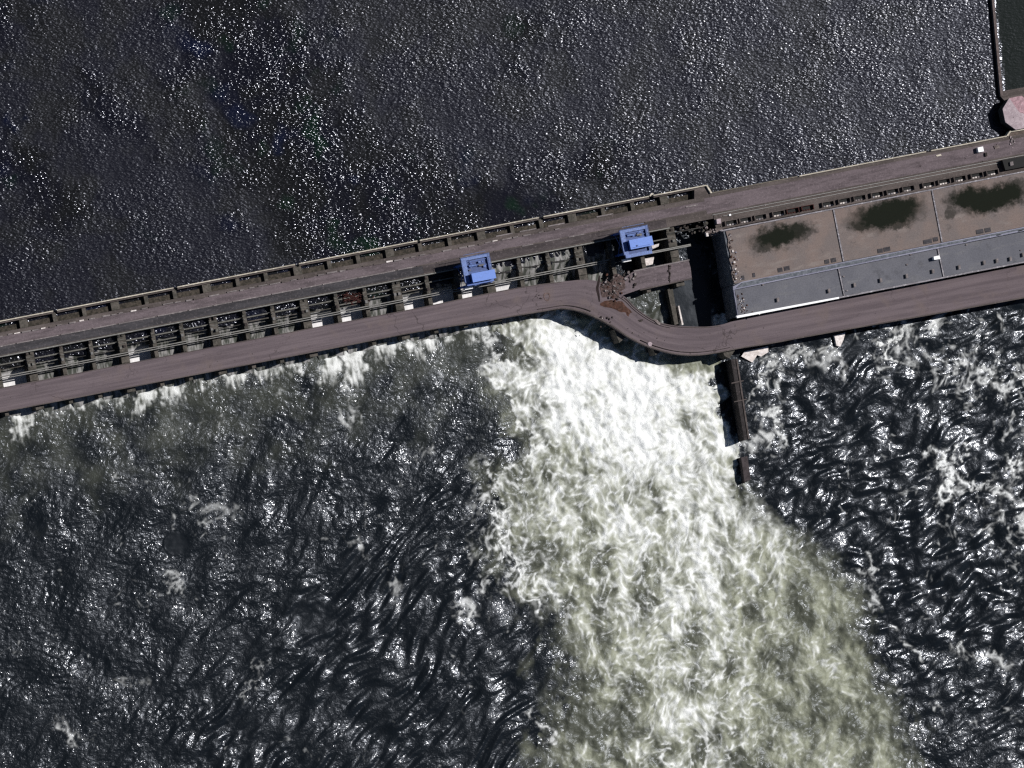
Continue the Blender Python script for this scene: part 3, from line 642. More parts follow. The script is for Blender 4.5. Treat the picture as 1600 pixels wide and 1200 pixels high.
chunkset(14, lambda r: (946+r.gauss(0, 6), 500+r.gauss(0, 4), 12.0), (.35, .8), ['rubdark', 'pale', 'rubble', 'rubdark'],
         {'rubble': 'grey chunk by the outer road edge below the mud patch', 'pale': 'whitish chunk by the outer road edge below the mud patch', 'rubdark': 'dark chunk by the outer road edge below the mud patch'}, 'rubble on the outer road edge', seed=5)
chunkset(16, lambda r: (lambda f: (985+f*45+r.uniform(-12, 12), 519+f*22+r.uniform(-12, 8), 12.0))(r.random()), (.2, .45), ['rubdark', 'rubdark', 'rubble'],
         {'rubble': 'small grey stone scattered on the road bend', 'rubdark': 'small dark stone scattered on the road bend'}, 'stones on the road bend', seed=6)
chunkset(60, lambda r: (lambda f: (1138+9*f+abs(r.gauss(0, 4)), 364+78*f, 19.05))(r.betavariate(1.1, .9)), (.25, .9), ['rubble', 'kerb', 'pale', 'mud', 'lav'],
         {'rubble': 'grey-brown chunk along the torn edge of the tan roof', 'kerb': 'light grey chunk along the torn edge of the tan roof', 'pale': 'whitish chunk along the torn edge of the tan roof', 'mud': 'rusty chunk along the torn edge of the tan roof', 'lav': 'bluish-grey metal scrap along the torn edge of the tan roof'}, 'rubble on the torn tan roof', seed=7)
chunkset(44, lambda r: (lambda f: (1151+4*f+abs(r.gauss(0, 3+11*f*f)), 453+38*f, 18.25))(r.betavariate(1.4, .8)), (.2, .6), ['rubble', 'kerb', 'pale', 'mud', 'mud'],
         {'rubble': 'grey-brown chunk in the broken corner of the grey roof', 'kerb': 'light grey chunk in the broken corner of the grey roof', 'pale': 'whitish chunk in the broken corner of the grey roof', 'mud': 'rusty chunk in the broken corner of the grey roof'}, 'rubble on the grey roof corner', seed=8)
chunkset(16, lambda r: (1108+r.uniform(-6, 20), 362+r.uniform(-9, 6), 13.2), (.4, 1.0), ['rubble', 'kerb', 'pink'],
         {'rubble': 'grey-brown chunk on the small platform at the powerhouse corner', 'kerb': 'light chunk on the small platform at the powerhouse corner', 'pink': 'pinkish chunk on the small platform at the powerhouse corner'}, 'rubble at the powerhouse corner', seed=9)
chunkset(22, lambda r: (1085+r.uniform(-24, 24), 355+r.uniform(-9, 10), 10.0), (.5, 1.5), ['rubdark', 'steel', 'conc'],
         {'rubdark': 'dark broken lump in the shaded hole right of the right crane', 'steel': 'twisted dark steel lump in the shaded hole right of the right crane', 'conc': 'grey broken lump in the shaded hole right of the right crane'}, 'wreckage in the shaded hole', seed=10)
chunkset(34, lambda r: (1120+r.uniform(-40, 120), 331-.19*r.uniform(-40, 120)*0+r.uniform(-5, 8), 13.0) if False else (lambda x: (x, 502-.1925*x+r.uniform(17, 50), 13.0))(r.uniform(1010, 1560)), (.15, .4), ['kerb', 'rubble', 'rubdark', 'pink'],
         {'rubble': 'small grey-brown stone scattered on the upper road right of the breach', 'kerb': 'small pale stone scattered on the upper road right of the breach', 'rubdark': 'small dark stone scattered on the upper road right of the breach', 'pink': 'small pinkish stone scattered on the upper road right of the breach'}, 'stones on the upper road', seed=11)
chunkset(26, lambda r: (lambda x: (x, 502-.1925*x+r.uniform(106, 138), 12.0))(r.uniform(10, 820)), (.12, .3), ['rubdark', 'kerb', 'rubble'],
         {'rubble': 'tiny grey-brown stone on the straight lower road', 'kerb': 'tiny pale stone on the straight lower road', 'rubdark': 'tiny dark stone on the straight lower road'}, 'stones on the lower road', seed=12)
# reddish debris raft caught in a bay, and strip of planks
r = random.Random(21); m = MB()
for k in range(150):
    x, y = wp((553+r.gauss(0, 9.5), 466+r.gauss(0, 4.6)-.19*0, ), 10); m.chunk((x, y, 10.2+r.uniform(-.2, .9)), r.uniform(.5, 1.5), r.uniform(.12, .35), .12, r.uniform(-.9, .9), r, .5)
c = wp((553, 466), 10); tag(m.build('driftwood_raft', M['weed'], None, (c[0], c[1], 10)), 'reddish tangle of debris caught against the gate in a bay left of the left crane', 'debris', kind='stuff')
# named single pieces
x, y = wp((1015, 538), 12); b = MB(); b.prism([(x+1.25*math.cos(t)*(1+.1*math.sin(3*t)), y+1.25*math.sin(t)) for t in np.linspace(0, 2*math.pi, 15)[:-1]], 12.005, 12.6, .25)
tag(b.build('boulder', M['pink'], None, (x, y, 12)), 'round pale lump on the outer edge of the road bend', 'boulder')
slab('concrete_strip', [(1021, 500), (1025, 498), (1033, 505.5), (1030, 508)], 12.5, 12.005, 'rubble', 'pale block lying on the inner edge of the road bend', 'block')
slab('broken_platform', [(1103, 361), (1128, 355.5), (1131, 365), (1107, 369.5)], 12.9, 9, 'rubble', 'small pinkish platform at the powerhouse corner, edge of the breach', 'platform')
slab('white_box', [(1119.5, 342.5), (1126, 341.2), (1127, 349), (1120.5, 350)], 15, 12.994, 'pink', 'pale pinkish cabin on the powerhouse corner platform', 'cabin')
slab('white_box', [(1103, 364), (1106.5, 363.3), (1107.5, 369), (1104, 369.6)], 14.2, 12.905, 'pale', 'small white box at the lip of the breach', 'box')
slab('white_box', [(1139, 334.6), (1142, 334), (1142.6, 337), (1139.4, 337.4)], 13.8, 12.994, 'white', 'tiny bright white box beside the dark crane rail', 'box')
slab('concrete_slab', [(1005.5, 404.5), (1022, 401.5), (1020, 413), (1008, 415.5)], 4.0, 1.5, 'pale', 'bright white panel in the gap below the right blue crane', 'panel')
slab('concrete_slab', [(1017, 384), (1030, 380.5), (1029, 385), (1020, 389)], 10.5, 10.1, 'pale', 'small white panel at the right foot of the right blue crane', 'panel')
slab('guard_booth', [(1527.5, 230.5), (1536, 228.8), (1537.5, 236.5), (1529, 238)], 15.4, 12.994, 'white', 'white guard booth on the upper road near the right edge', 'booth')
slab('ochre_slab', [(1462, 242.5), (1470, 240.8), (1471.5, 243), (1464, 244.6)], 13.3, 12.994, 'cream', 'small ochre slab by the parapet behind the powerhouse', 'slab')
slab('concrete_block', [(1553, 228), (1561, 226.5), (1562, 231.5), (1555, 233)], 13.5, 12.994, 'rubble', 'low brownish block right of the white guard booth', 'block')
slab('concrete_block', [(1539, 238.5), (1542.5, 238), (1543, 244), (1540, 244.5)], 14, 12.994, 'rubdark', 'dark block just below the white guard booth', 'block')
chunkset(9, lambda r: (1581+r.uniform(-3, 4), 214+k_(r), 13.0), (.4, .9), ['pink', 'kerb'], {'pink': 'pinkish chunk in the spill below the octagonal tower', 'kerb': 'pale chunk in the spill below the octagonal tower'}, 'spill below the tower', seed=14) if False else None
chunkset(12, lambda r: (1582+r.uniform(-4, 4), 222+r.uniform(-9, 9), 13.0), (.4, .9), ['pink', 'kerb'], {'pink': 'pinkish chunk in the spill below the octagonal tower', 'kerb': 'pale chunk in the spill below the octagonal tower'}, 'spill below the tower', seed=14)
slab('dark_shed', [(1566, 250), (1700, 226), (1706, 240), (1571, 266)], 16.0, 12.994, 'black', 'black roofed shed at the far end of the hatch row, right edge', 'shed')
slab('pale_block', [(1578, 253), (1583, 252), (1584, 258), (1579, 259)], 17, 16.005, 'kerb', 'pale block on the black shed roof at the right edge', 'block')
# ------------------------------------------------------------------ breakwater, quay and tower top right
slab('breakwater_wall', [(1546.3, -40), (1550.3, -40), (1567.5, 150), (1563.5, 151)], 11.2, 2, mat('breakwater_concrete', (.15, .12, .115), streak=False), 'long thin breakwater wall running up the right side of the reservoir', 'wall', None, .1)
slab('quay', [(1564, 151.5), (1568, 142), (1720, 115), (1720, 175), (1580, 168)], 11, 2, 'slab', 'brown-grey quay at the foot of the breakwater wall beside the octagonal tower', 'quay')
cx, cy = wp((1592, 176), 16.5); e = empty('octagonal_tower', (cx, cy, 2), 'low octagonal tower with faded pink-white roof in the reservoir, right edge', 'tower'); L = (cx, cy, 2)
RO = 28*S0
oc = [(cx+RO*math.cos(ANG+math.pi/8+k*math.pi/4), cy+RO*math.sin(ANG+math.pi/8+k*math.pi/4)) for k in range(8)]
oi = [(cx+RO*.96*math.cos(ANG+math.pi/8+k*math.pi/4), cy+RO*.96*math.sin(ANG+math.pi/8+k*math.pi/4)) for k in range(8)]
MB().prism(oi, 2, 15.6).build('wall', M['conc'], e, L)
for k in range(8):
    b = MB(); a, d = oc[k], oc[(k+1) % 8]; b.v = [(cx, cy, 17.2), (*a, 16.2), (*d, 16.2), (cx, cy, 15.9), (*a, 15.604), (*d, 15.604)]; b.f = [(0, 1, 2), (1, 4, 5, 2), (3, 5, 4)]
    b.build('roof_panel', M['red'] if k in (0, 7, 1) else M['pink'], e, L)
for k in range(3): MB().chunk((cx-3.2+k*1.6, cy-2.5+k*2.1, 16.6), .35, .25, .2, k, R_).build('roof_scrap', M['rubdark'], e, L)

# ------------------------------------------------------------------ foam and turbulence, worked out on a grid in metres
RNG=np.random.default_rng(7)
def spec(ny,nx,d,wl,bw=0.5,ang=None,aniso=1.0,rng=RNG):
    """periodic noise, band round wavelength wl (m), std 1; ang = crest direction"""
    fx=np.fft.fftfreq(nx,d)[None,:]; fy=np.fft.fftfreq(ny,d)[:,None]
    if ang is not None:
        c,s=np.cos(ang),np.sin(ang)
        fa=fx*c+fy*s; fb=-fx*s+fy*c
        k=np.sqrt((fa*aniso)**2+fb**2)
    else: k=np.sqrt(fx**2+fy**2)
    k=np.maximum(k,1e-9)
    A=np.exp(-0.5*(np.log(k*wl)/bw)**2)/k**0.5
    A[0,0]=0
    n=np.fft.ifft2(np.fft.fft2(rng.standard_normal((ny,nx)))*A).real
    return n/n.std()
def fbm(ny,nx,d,wl,octv=5,gain=0.55,**k):
    o=np.zeros((ny,nx)); a=1.
    for i in range(octv):
        o+=a*spec(ny,nx,d,wl/2**i,**k); a*=gain
        if wl/2**(i+1)<2*d: break
    return o/o.std()
def samp(F,x,y):
    ny,nx=F.shape
    xi=np.floor(x).astype(np.int32); yi=np.floor(y).astype(np.int32)
    fx=(x-xi).astype(np.float32); fy=(y-yi).astype(np.float32)
    x0=xi%nx; x1=(xi+1)%nx; y0=yi%ny; y1=(yi+1)%ny
    return (F[y0,x0]*(1-fx)+F[y0,x1]*fx)*(1-fy)+(F[y1,x0]*(1-fx)+F[y1,x1]*fx)*fy
def grad(F): 
    return (np.roll(F,-1,1)-np.roll(F,1,1))/2,(np.roll(F,-1,0)-np.roll(F,1,0))/2
def sm(a,b,x):
    t=np.clip((x-a)/(b-a),0,1); return t*t*(3-2*t)
def foamtex(ny,nx,d):
    gy,gx=np.mgrid[0:ny,0:nx].astype(np.float32)
    ux=np.zeros((ny,nx)); uy=np.zeros((ny,nx))
    for wl,a,b in ((22,1.0,.9),(11,.8,.7),(5.5,.6,.5),(2.8,.35,.3)):
        psi=spec(ny,nx,d,wl); phi=spec(ny,nx,d,wl)
        px,py=grad(psi); qx,qy=grad(phi)
        s=px.std()
        ux+=(a*py+b*qx)/s*wl**.5; uy+=(-a*px+b*qy)/s*wl**.5
    return ux,uy
def advect(ux,uy,steps,dt):
    ny,nx=ux.shape
    gy,gx=np.mgrid[0:ny,0:nx].astype(np.float32)
    x,y=gx.copy(),gy.copy()
    ux=ux.astype(np.float32);uy=uy.astype(np.float32)
    for i in range(steps):
        a=samp(ux,x,y);b=samp(uy,x,y)
        x-=dt*a;y-=dt*b
    return x,y

import math
def segdist(PX,PY,pts):
    """distance to polyline, and parameter 0..1"""
    best=np.full(PX.shape,1e9); par=np.zeros(PX.shape)
    n=len(pts)-1
    for i in range(n):
        ax,ay=pts[i];bx,by=pts[i+1]
        dx,dy=bx-ax,by-ay
        t=np.clip(((PX-ax)*dx+(PY-ay)*dy)/(dx*dx+dy*dy),0,1)
        q=np.hypot(PX-ax-t*dx,PY-ay-t*dy)
        m=q<best; best=np.where(m,q,best); par=np.where(m,(i+t)/n,par)
    return best,par
def inside(PX,PY,poly):
    r=np.zeros(PX.shape,bool); n=len(poly)
    for i in range(n):
        x0,y0=poly[i];x1,y1=poly[(i+1)%n]
        if y0==y1: continue
        c=((y0>PY)!=(y1>PY))&(PX<(x1-x0)*(PY-y0)/(y1-y0)+x0)
        r^=c
    return r
def table(T,x0,dx,y0,dy,PX,PY):
    T=np.asarray(T,float); ny,nx=T.shape
    u=np.clip((PX-x0)/dx,0,nx-1.001); v=np.clip((PY-y0)/dy,0,ny-1.001)
    i=u.astype(int);j=v.astype(int); fu=u-i;fv=v-j
    fu=fu*fu*(3-2*fu); fv=fv*fv*(3-2*fv)
    return (T[j,i]*(1-fu)+T[j,i+1]*fu)*(1-fv)+(T[j+1,i]*(1-fu)+T[j+1,i+1]*fu)*fv
PLUME=[(700,470),(1120,470),(1122,600),(1130,640),(1143,690),(1150,700),(1152,760),(1170,775),(1205,815),(1250,840),(1300,880),(1340,930),(1360,980),(1378,1040),(1405,1100),(1430,1160),(1450,1260),(850,1260),(848,1150),(868,1080),(888,1010),(872,962),(838,945),(804,900),(788,840),(780,790),(776,745),(800,738),(824,716),(832,692),(818,660),(795,640),(778,612),(768,590),(764,560),(800,557),(838,548),(800,535),(766,530),(772,512)]
# white foam density, columns x=700..1500, rows y=480..1200
TD=[[0,5,9,9.5,9,9,0,0,0],
    [0,6.5,10.3,10,8.3,3.2,0,0,0],
    [0,5,9.8,9.5,8,5,3,0,0],
    [3,5,6,8.8,7.5,5.5,3,0,0],
    [3,4.6,5.6,6.6,7.8,6.0,3,0,0],
    [2,4.2,5.2,6.2,7.6,5.0,2.2,1,0],
    [1,2.5,3.8,6.4,6.2,3.4,2.2,1.6,1],
    [1,1,2.8,4.0,6.0,3.6,2.0,2,1],
    [0,0,2.2,3.8,6.4,3.2,2.2,2.1,1],
    [0,0,2.6,4.2,6.4,3.4,3,2.4,1.5]]
# milky aerated water, same cells
TA=[[3,7,9,9,8,5,2,0,0],
    [3,6,9,9,8,5.5,2,0,0],
    [2,5,9,9,9,7,2,0,0],
    [1,5,8,9,9,9,4,0,0],
    [2,6,8,9,9,9,6,2,0],
    [1,4,8,9,9,9,7,4,1],
    [0,2,6,9,9,7,6,5,2],
    [0,1,4.5,7,9,7,6,5,2],
    [0,0,3.5,6,9,7,5.5,6,2],
    [0,0,4.5,6.5,9,7,6.5,6,3]]
# thin stray foam on dark water over whole width, x=0..1600 step 100, y=520..1200 step 85
TS=[[0,0,0,0,0,0,2,2,0,0,0,2,2,3,5,5,3],
    [4,2,2,3,3,3,2,2,0,0,0,3,4,2,3,5,4],
    [1.5,1.5,2,2,1.5,1.5,1.5,2,1,0,0,4,3,2,2,3,4],
    [1,1,2,3.4,2,1,1.5,2.5,2,0,0,3,2,1.5,5,5,4],
    [1,1.2,1,2,1,1.5,1,2,3,0,0,3,2.5,2.2,2,4,5],
    [1.6,1.5,2.5,1.5,0,0,1,1.5,2,0,0,0,3,2.5,1.5,1.5,2],
    [1,1,1.5,.5,0,0,.6,1,2,0,0,0,0,3,2,2,2.6],
    [1.5,2,1,1.5,1,1,1,1,2,0,0,0,0,0,2.5,2.5,2.5],
    [1.5,2,1,1,1.5,1,1,1.5,2,0,0,0,0,0,3,2.5,2.5]]
STREAKS=[([(766,790),(785,850),(800,890),(826,940),(846,958)],4,8),([(776,800),(800,860),(822,905)],4,6),
 ([(806,820),(830,880),(862,930),(900,955)],7,7),([(764,520),(762,560),(776,600)],7,6),([(1455,700),(1472,722),(1478,750),(1500,775)],5,8),
 ([(1470,735),(1492,718),(1508,700)],5,8),([(1500,775),(1530,760),(1550,750)],5,6),([(1545,762),(1570,770),(1600,790)],7,7),([(1578,742),(1600,728)],9,9),
 ([(1383,510),(1388,545),(1400,568)],3,8),([(1395,508),(1412,540),(1425,570)],8,5),([(1480,565),(1510,572),(1540,590),(1580,612)],6,6),([(1540,590),(1560,570)],6,6),
 ([(1455,545),(1470,575)],6,4),([(1170,620),(1195,590),(1220,575)],6,5),([(1200,560),(1270,545),(1300,560),(1315,590)],9,4.5),
 ([(270,895),(276,915),(268,930),(245,922)],4,6),([(276,915),(290,940)],3,6),([(285,780),(320,790),(350,788),(372,800)],8,4),
 ([(563,838),(576,855)],4,7),([(615,900),(622,930)],9,5),([(730,945),(742,955),(735,975)],9,5),([(757,900),(760,925)],5,6),
 ([(1350,895),(1362,925),(1370,950)],6,6),([(1400,985),(1418,1005),(1440,1040)],4,6),([(1500,1020),(1540,1028),(1580,1045)],7,5),
 ([(830,1110),(845,1140),(866,1160)],4,6),([(380,1080),(395,1060),(410,1030)],4,4),([(95,1135),(108,1142)],7,7),([(1208,655),(1222,690)],4,6),
 ([(1150,695),(1175,690),(1190,700)],9,5),([(1490,1010),(1560,1030)],5,5),([(1360,870),(1370,905)],4,6),([(215,1065),(180,1085)],8,3)]
# foam jets below each bay of the spillway: x, reach (px), strength
def toes(seed=3):
    r=np.random.default_rng(seed); o=[]
    R=[42,94,140,185,237,281.6,328,380,424,470,523,568,614,665,711,757]
    reach=[40,16,14,18,38,30,20,26,24,26,48,55,30,34,30,36]
    st=[8,5,5.4,5.8,7.8,6.5,5.2,6.2,6.2,5.8,8,8.5,6.4,5.8,5.4,5.6]
    for a,b,c in zip(R,reach,st): o.append((a-14,b,c))
    return o
def tail_fields(PX,PY,d):
    ny,nx=PX.shape
    k=dict()
    w1=fbm(ny,nx,d,30,4);w2=fbm(ny,nx,d,30,4)
    v1=fbm(ny,nx,d,7,4);v2=fbm(ny,nx,d,7,4)
    QX=PX+7*w1+2.6*v1; QY=PY+7*w2+2.6*v2     # ragged edges (px)
    ux,uy=foamtex(ny,nx,d)
    def dens(st,dt):
        x,y=advect(ux,uy,st,dt)
        gy,gx=np.mgrid[0:ny,0:nx]
        a,b=grad(x-gx);c,e=grad(y-gy)
        return np.abs((1+a)*(1+e)-b*c),x,y
    J0,x0,y0=dens(8,.05); J1,x1,y1=dens(12,.11)
    L0=np.log(J0+.08);L0=(L0-L0.mean())/L0.std()
    L1=np.log(J1+.05);L1=(L1-L1.mean())/L1.std()
    ux2=np.zeros((ny,nx));uy2=np.zeros((ny,nx))
    for wl,a,b in ((7,1.,1.1),(3.5,.8,.8),(1.9,.4,.4)):
        px,py=grad(spec(ny,nx,d,wl));qx,qy=grad(spec(ny,nx,d,wl));s=px.std()
        ux2+=(a*py+b*qx)/s*wl**.5;uy2+=(-a*px+b*qy)/s*wl**.5
    x2,y2=advect(ux2,uy2,8,.06);gy,gx=np.mgrid[0:ny,0:nx]
    a,b=grad(x2-gx);c,e=grad(y2-gy);L2=np.log(np.abs((1+a)*(1+e)-b*c)+.08);L2=(L2-L2.mean())/L2.std()
    fine=fbm(ny,nx,d,5,4).astype(np.float32); tx=samp(fine,x0,y0)
    boil=fbm(ny,nx,d,16,3)
    big=fbm(ny,nx,d,45,3)
    T=.62*L0+.3*L1+.3*tx; T=T/T.std()
    # large eddies roll the small pattern up; it is drawn out along the flow
    sx=np.zeros((ny,nx));sy=np.zeros((ny,nx))
    for wl,q in ((70,1.),(36,.8),(18,.6)):
        p1,p2=grad(spec(ny,nx,d,wl)); n_=p1.std(); sx+=q*p2/n_*wl**.5; sy-=q*p1/n_*wl**.5
    ex,ey=advect(sx,sy,10,.045)
    fl=.18
    rx,ry=ex*np.cos(fl)+ey*np.sin(fl),-ex*np.sin(fl)+ey*np.cos(fl)
    T1=T; T=samp(T.astype(np.float32),rx*1.0,ry*.72)
    T2=samp(T1.astype(np.float32),rx*.5+91,ry*.36+40)
    cloud=samp(fbm(ny,nx,d,26,5,.65).astype(np.float32),ex,ey*.8)
    grain=spec(ny,nx,d,1.3)
    T=(.62*T+.6*T2+.22*T1+.30*L2+.3*cloud+.12*grain); T/=T.std()
    ins=inside(QX,QY,PLUME)
    de,_=segdist(QX,QY,PLUME+[PLUME[0]])
    sd=np.where(ins,de,-de)
    m=sm(-3,5,sd)*.999
    lower=sm(800,1000,PY)*sm(840,860,PX)       # the lower edges fade, the upper left ones are crisp
    lower=np.maximum(lower,sm(1110,1165,PX)*sm(735,785,PY))
    m=np.where(lower>0,m*(1-lower)+lower*sm(-25,45,sd),m)
    D=table(TD,700,100,480,80,QX,QY); A=table(TA,700,100,480,80,QX,QY)
    D=D+.5*big+.35*cloud-.75*sm(640,860,PY)
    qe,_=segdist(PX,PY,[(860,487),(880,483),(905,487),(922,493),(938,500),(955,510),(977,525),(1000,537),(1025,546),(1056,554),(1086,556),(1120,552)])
    D=D-6.5*sm(36,16,qe)*sm(870,905,PX)  # thins foam under the road's cast shadow, putting extra shade into the colour
    # long curling foam lines: surface density after drifting in a compressible eddy field, two scales
    def lines(wls,steps,dt,sx_,sy_,ox):
        ax=np.zeros((ny,nx));ay=np.zeros((ny,nx))
        for wl,p,q in wls:
            g1,g2=grad(spec(ny,nx,d,wl));h1,h2=grad(spec(ny,nx,d,wl));s=g1.std()
            ax+=(p*g2+q*h1)/s*wl**.5;ay+=(-p*g1+q*h2)/s*wl**.5
        x,y=advect(ax,ay,steps,dt);gy,gx=np.mgrid[0:ny,0:nx]
        a,b=grad(x-gx);c,e=grad(y-gy);L=np.log(np.abs((1+a)*(1+e)-b*c)+.06)
        L=.5*L+.5*(L+np.roll(L,1,0)+np.roll(L,1,1)+np.roll(L,-1,0)+np.roll(L,-1,1))/5
        L=(L-L.mean())/L.std()
        return samp(L.astype(np.float32),rx*sx_+ox,ry*sy_+ox*.7).astype(float)
    LA=lines(((30,1.0,.8),(14,.9,.7),(7,.6,.5)),15,.085,1,.9,13)
    LB=lines(((12,1.0,.8),(6,.8,.7),(3,.5,.4)),12,.085,1,1.0,57)
    LC=lines(((5,1.0,.9),(2.6,.7,.6)),9,.065,1,1.0,91)
    T=.62*LA+.62*LB+.34*LC+.45*cloud+.25*big; T/=T.std()
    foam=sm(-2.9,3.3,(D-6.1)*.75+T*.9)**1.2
    fil=np.maximum(sm(.85,2.3,LB)*.58,sm(.9,2.4,LA)*.52)*sm(1.2,4.2,D)
    foam=1-(1-foam*.93)*(1-fil)
    foam=foam*(1-.32*sm(.5,1.5,-LB)*sm(10.2,8.6,D))
    foam=np.maximum(foam,.97*sm(8.3,11.0,D+.5*T))*m
    edge=np.exp(-(np.maximum(sd,0)/9)**2)*sm(900,840,PX)*sm(530,560,PY)*sm(980,900,PY)*m
    foam=np.maximum(foam,edge*sm(-1.2,.8,T))
    mA=np.maximum(m,sm(-48,8,sd+8*w1)*sm(930,800,PX)*sm(560,610,PY)*.7)
    aer=np.clip(np.maximum(A/9,.35*(m<.5))+.2*big*sm(700,950,PY)+.05*big+.18*cloud-.07,0,1)*mA
    aer=np.maximum(aer,.30*mA*sm(.3,.9,m))
    aer=np.maximum(aer,.34*np.exp(-(((QX-812)/34)**2+((QY-548)/20)**2))*(PX>700))
    fr=sm(-60,-5,sd)*sm(880,800,PX)*sm(690,740,PY)*sm(980,900,PY)*(1-m)
    foam=np.maximum(foam,fr*sm(-.2,2.0,T)*.8)
    # stray foam on the dark water
    S=table(TS,0,100,520,85,QX,QY)
    stray=sm(.6,3.6,(S-4.6)*.62+T*.9+.6*big)*np.where(PX>1130,.68,.5)*np.clip(S,0,1)
    for pts,wd,st in STREAKS:
        q,par=segdist(QX+2.5*v2,QY+2.5*v1,pts)
        g=np.exp(-(q/(wd*.9))**2)*st/8*np.where(PX<700,.6,1.0)
        stray=np.maximum(stray,g*sm(-1.6,.9,T)*1.0)
    toe=np.zeros((ny,nx))
    yE=645-.1925*QX+0*PX
    strk=spec(ny,nx,d,2.6,.6,math.radians(79),4.5)+.6*spec(ny,nx,d,7,.5,math.radians(79),2)
    for x,rc,st in toes():
        s=PY+3*v2-(648-.1925*PX)          # px below the road edge
        g=np.exp(-(np.abs(QX-x-.12*s)/19)**4)*sm(1.7*rc,.0*rc,s-3*strk)*(s>-40)*st/9
        toe=np.maximum(toe,g)
    toe=toe*(PX<790)
    tf=sm(-.25,1.5,toe*1.75-.38+.2*T+.13*strk)*sm(0.03,.4,toe)*.9
    foam=np.maximum.reduce([foam,stray,tf])
    s=PY-(648-.1925*PX)
    aer=np.maximum(aer,.15*sm(190,0,s+30*w1)*sm(800,740,PX)*sm(-2,1,big+.5))
    aer=np.maximum(aer,toe*.5)
    pit=sm(976,990,PX)*sm(524,512,PY)*sm(425,440,PY)*sm(1120,1110,PX+.0*PY)      # the pit behind the bend: grey on the left, stilled and cleared of foam on the right, darkness standing in for shade
    foam=foam*(1-pit)+pit*sm(1046,1038,PX)*.13*sm(-.6,1.2,T); aer=aer*(1-pit)+pit*sm(1046,1038,PX)*.14
    pit=pit*sm(1046,1052,PX)
    return dict(pit=pit,foam=foam,aer=aer,T=T,big=big,m=m,sd=sd,L0=L0,L1=L1,boil=boil)

# ------------------------------------------------------------------ water
def grid_mesh(name, X, Y, Z, attrs, m, keep=None):
    ny, nx = X.shape; me = bpy.data.meshes.new(name)
    co = np.stack([X, Y, Z], -1).astype(np.float32).reshape(-1, 3)
    i = np.arange(ny*nx, dtype=np.int32).reshape(ny, nx)
    q = np.stack([i[:-1, :-1], i[:-1, 1:], i[1:, 1:], i[1:, :-1]], -1).reshape(-1, 4)
    if keep is not None: q = q[keep[:-1, :-1].ravel()]
    a, b = co[q[0, 1]]-co[q[0, 0]], co[q[0, 3]]-co[q[0, 0]]
    if np.cross(a, b)[2] < 0: q = q[:, ::-1]
    n = len(q); me.vertices.add(len(co)); me.vertices.foreach_set('co', co.ravel())
    me.loops.add(n*4); me.loops.foreach_set('vertex_index', np.ascontiguousarray(q).ravel())
    me.polygons.add(n); me.polygons.foreach_set('loop_start', np.arange(0, n*4, 4, dtype=np.int32))
    me.update(calc_edges=True)
    me.polygons.foreach_set('use_smooth', np.ones(n, bool))
    for k, v in attrs.items():
        at = me.attributes.new(k, 'FLOAT', 'POINT'); at.data.foreach_set('value', v.astype(np.float32).ravel())
    me.materials.append(m); o = bpy.data.objects.new(name, me); C.objects.link(o)
    return tag(o, kind='structure')
def reservoir_mat():
    t = NT('reservoir_water'); calm = t.attr('calm'); shel = t.attr('shelter'); amp = t.attr('ripple')
    q = t.pos(math.radians(14), (.42, 1, 1)); q2 = t.pos(math.radians(-24), (.55, 1, 1)); q0 = t.pos(0)
    h = t.math('ADD', t.math('MULTIPLY', t.noise(q, 1.0, 1.5, .5, .1), 1.0), t.math('MULTIPLY', t.noise(q2, 1.25, 1, .5, .1), .35))
    h = t.math('MULTIPLY', h, amp)
    tint = t.noise(q0, .035, 3, .6)
    base = t.mix(t.ramp(tint, .42, .62), (.006, .006, .010), (.008, .008, .008))
    cf = t.math('MULTIPLY', calm, .8)
    base = t.mix(t.math('MULTIPLY', cf, t.ramp(t.noise(q0, .055, 2, .5), .58, .72)), base, (.004, .016, .007))
    base = t.mix(t.math('MULTIPLY', cf, t.ramp(t.noise(q0, .043, 2, .5), .30, .42, 1, 0)), base, (.004, .007, .026))
    base = t.mix(shel, base, (.008, .011, .008))
    t.l(base, t.b.inputs['Base Color'])
    t.l(t.ramp(calm, 0, .8, .27, .15), t.b.inputs['Roughness']); t.b.inputs['Specular Tint'].default_value = (.80, .84, 1, 1)
    t.b.inputs['Coat Weight'].default_value = .3; t.b.inputs['Coat Roughness'].default_value = .11; t.b.inputs['Coat IOR'].default_value = 1.33; t.b.inputs['Coat Tint'].default_value = (1, 1, 1, 1); t.b.inputs['IOR'].default_value = 1.333
    bn = t.bump(h, .33); t.l(bn, t.b.inputs['Normal']); t.l(bn, t.b.inputs['Coat Normal'])
    return t.m
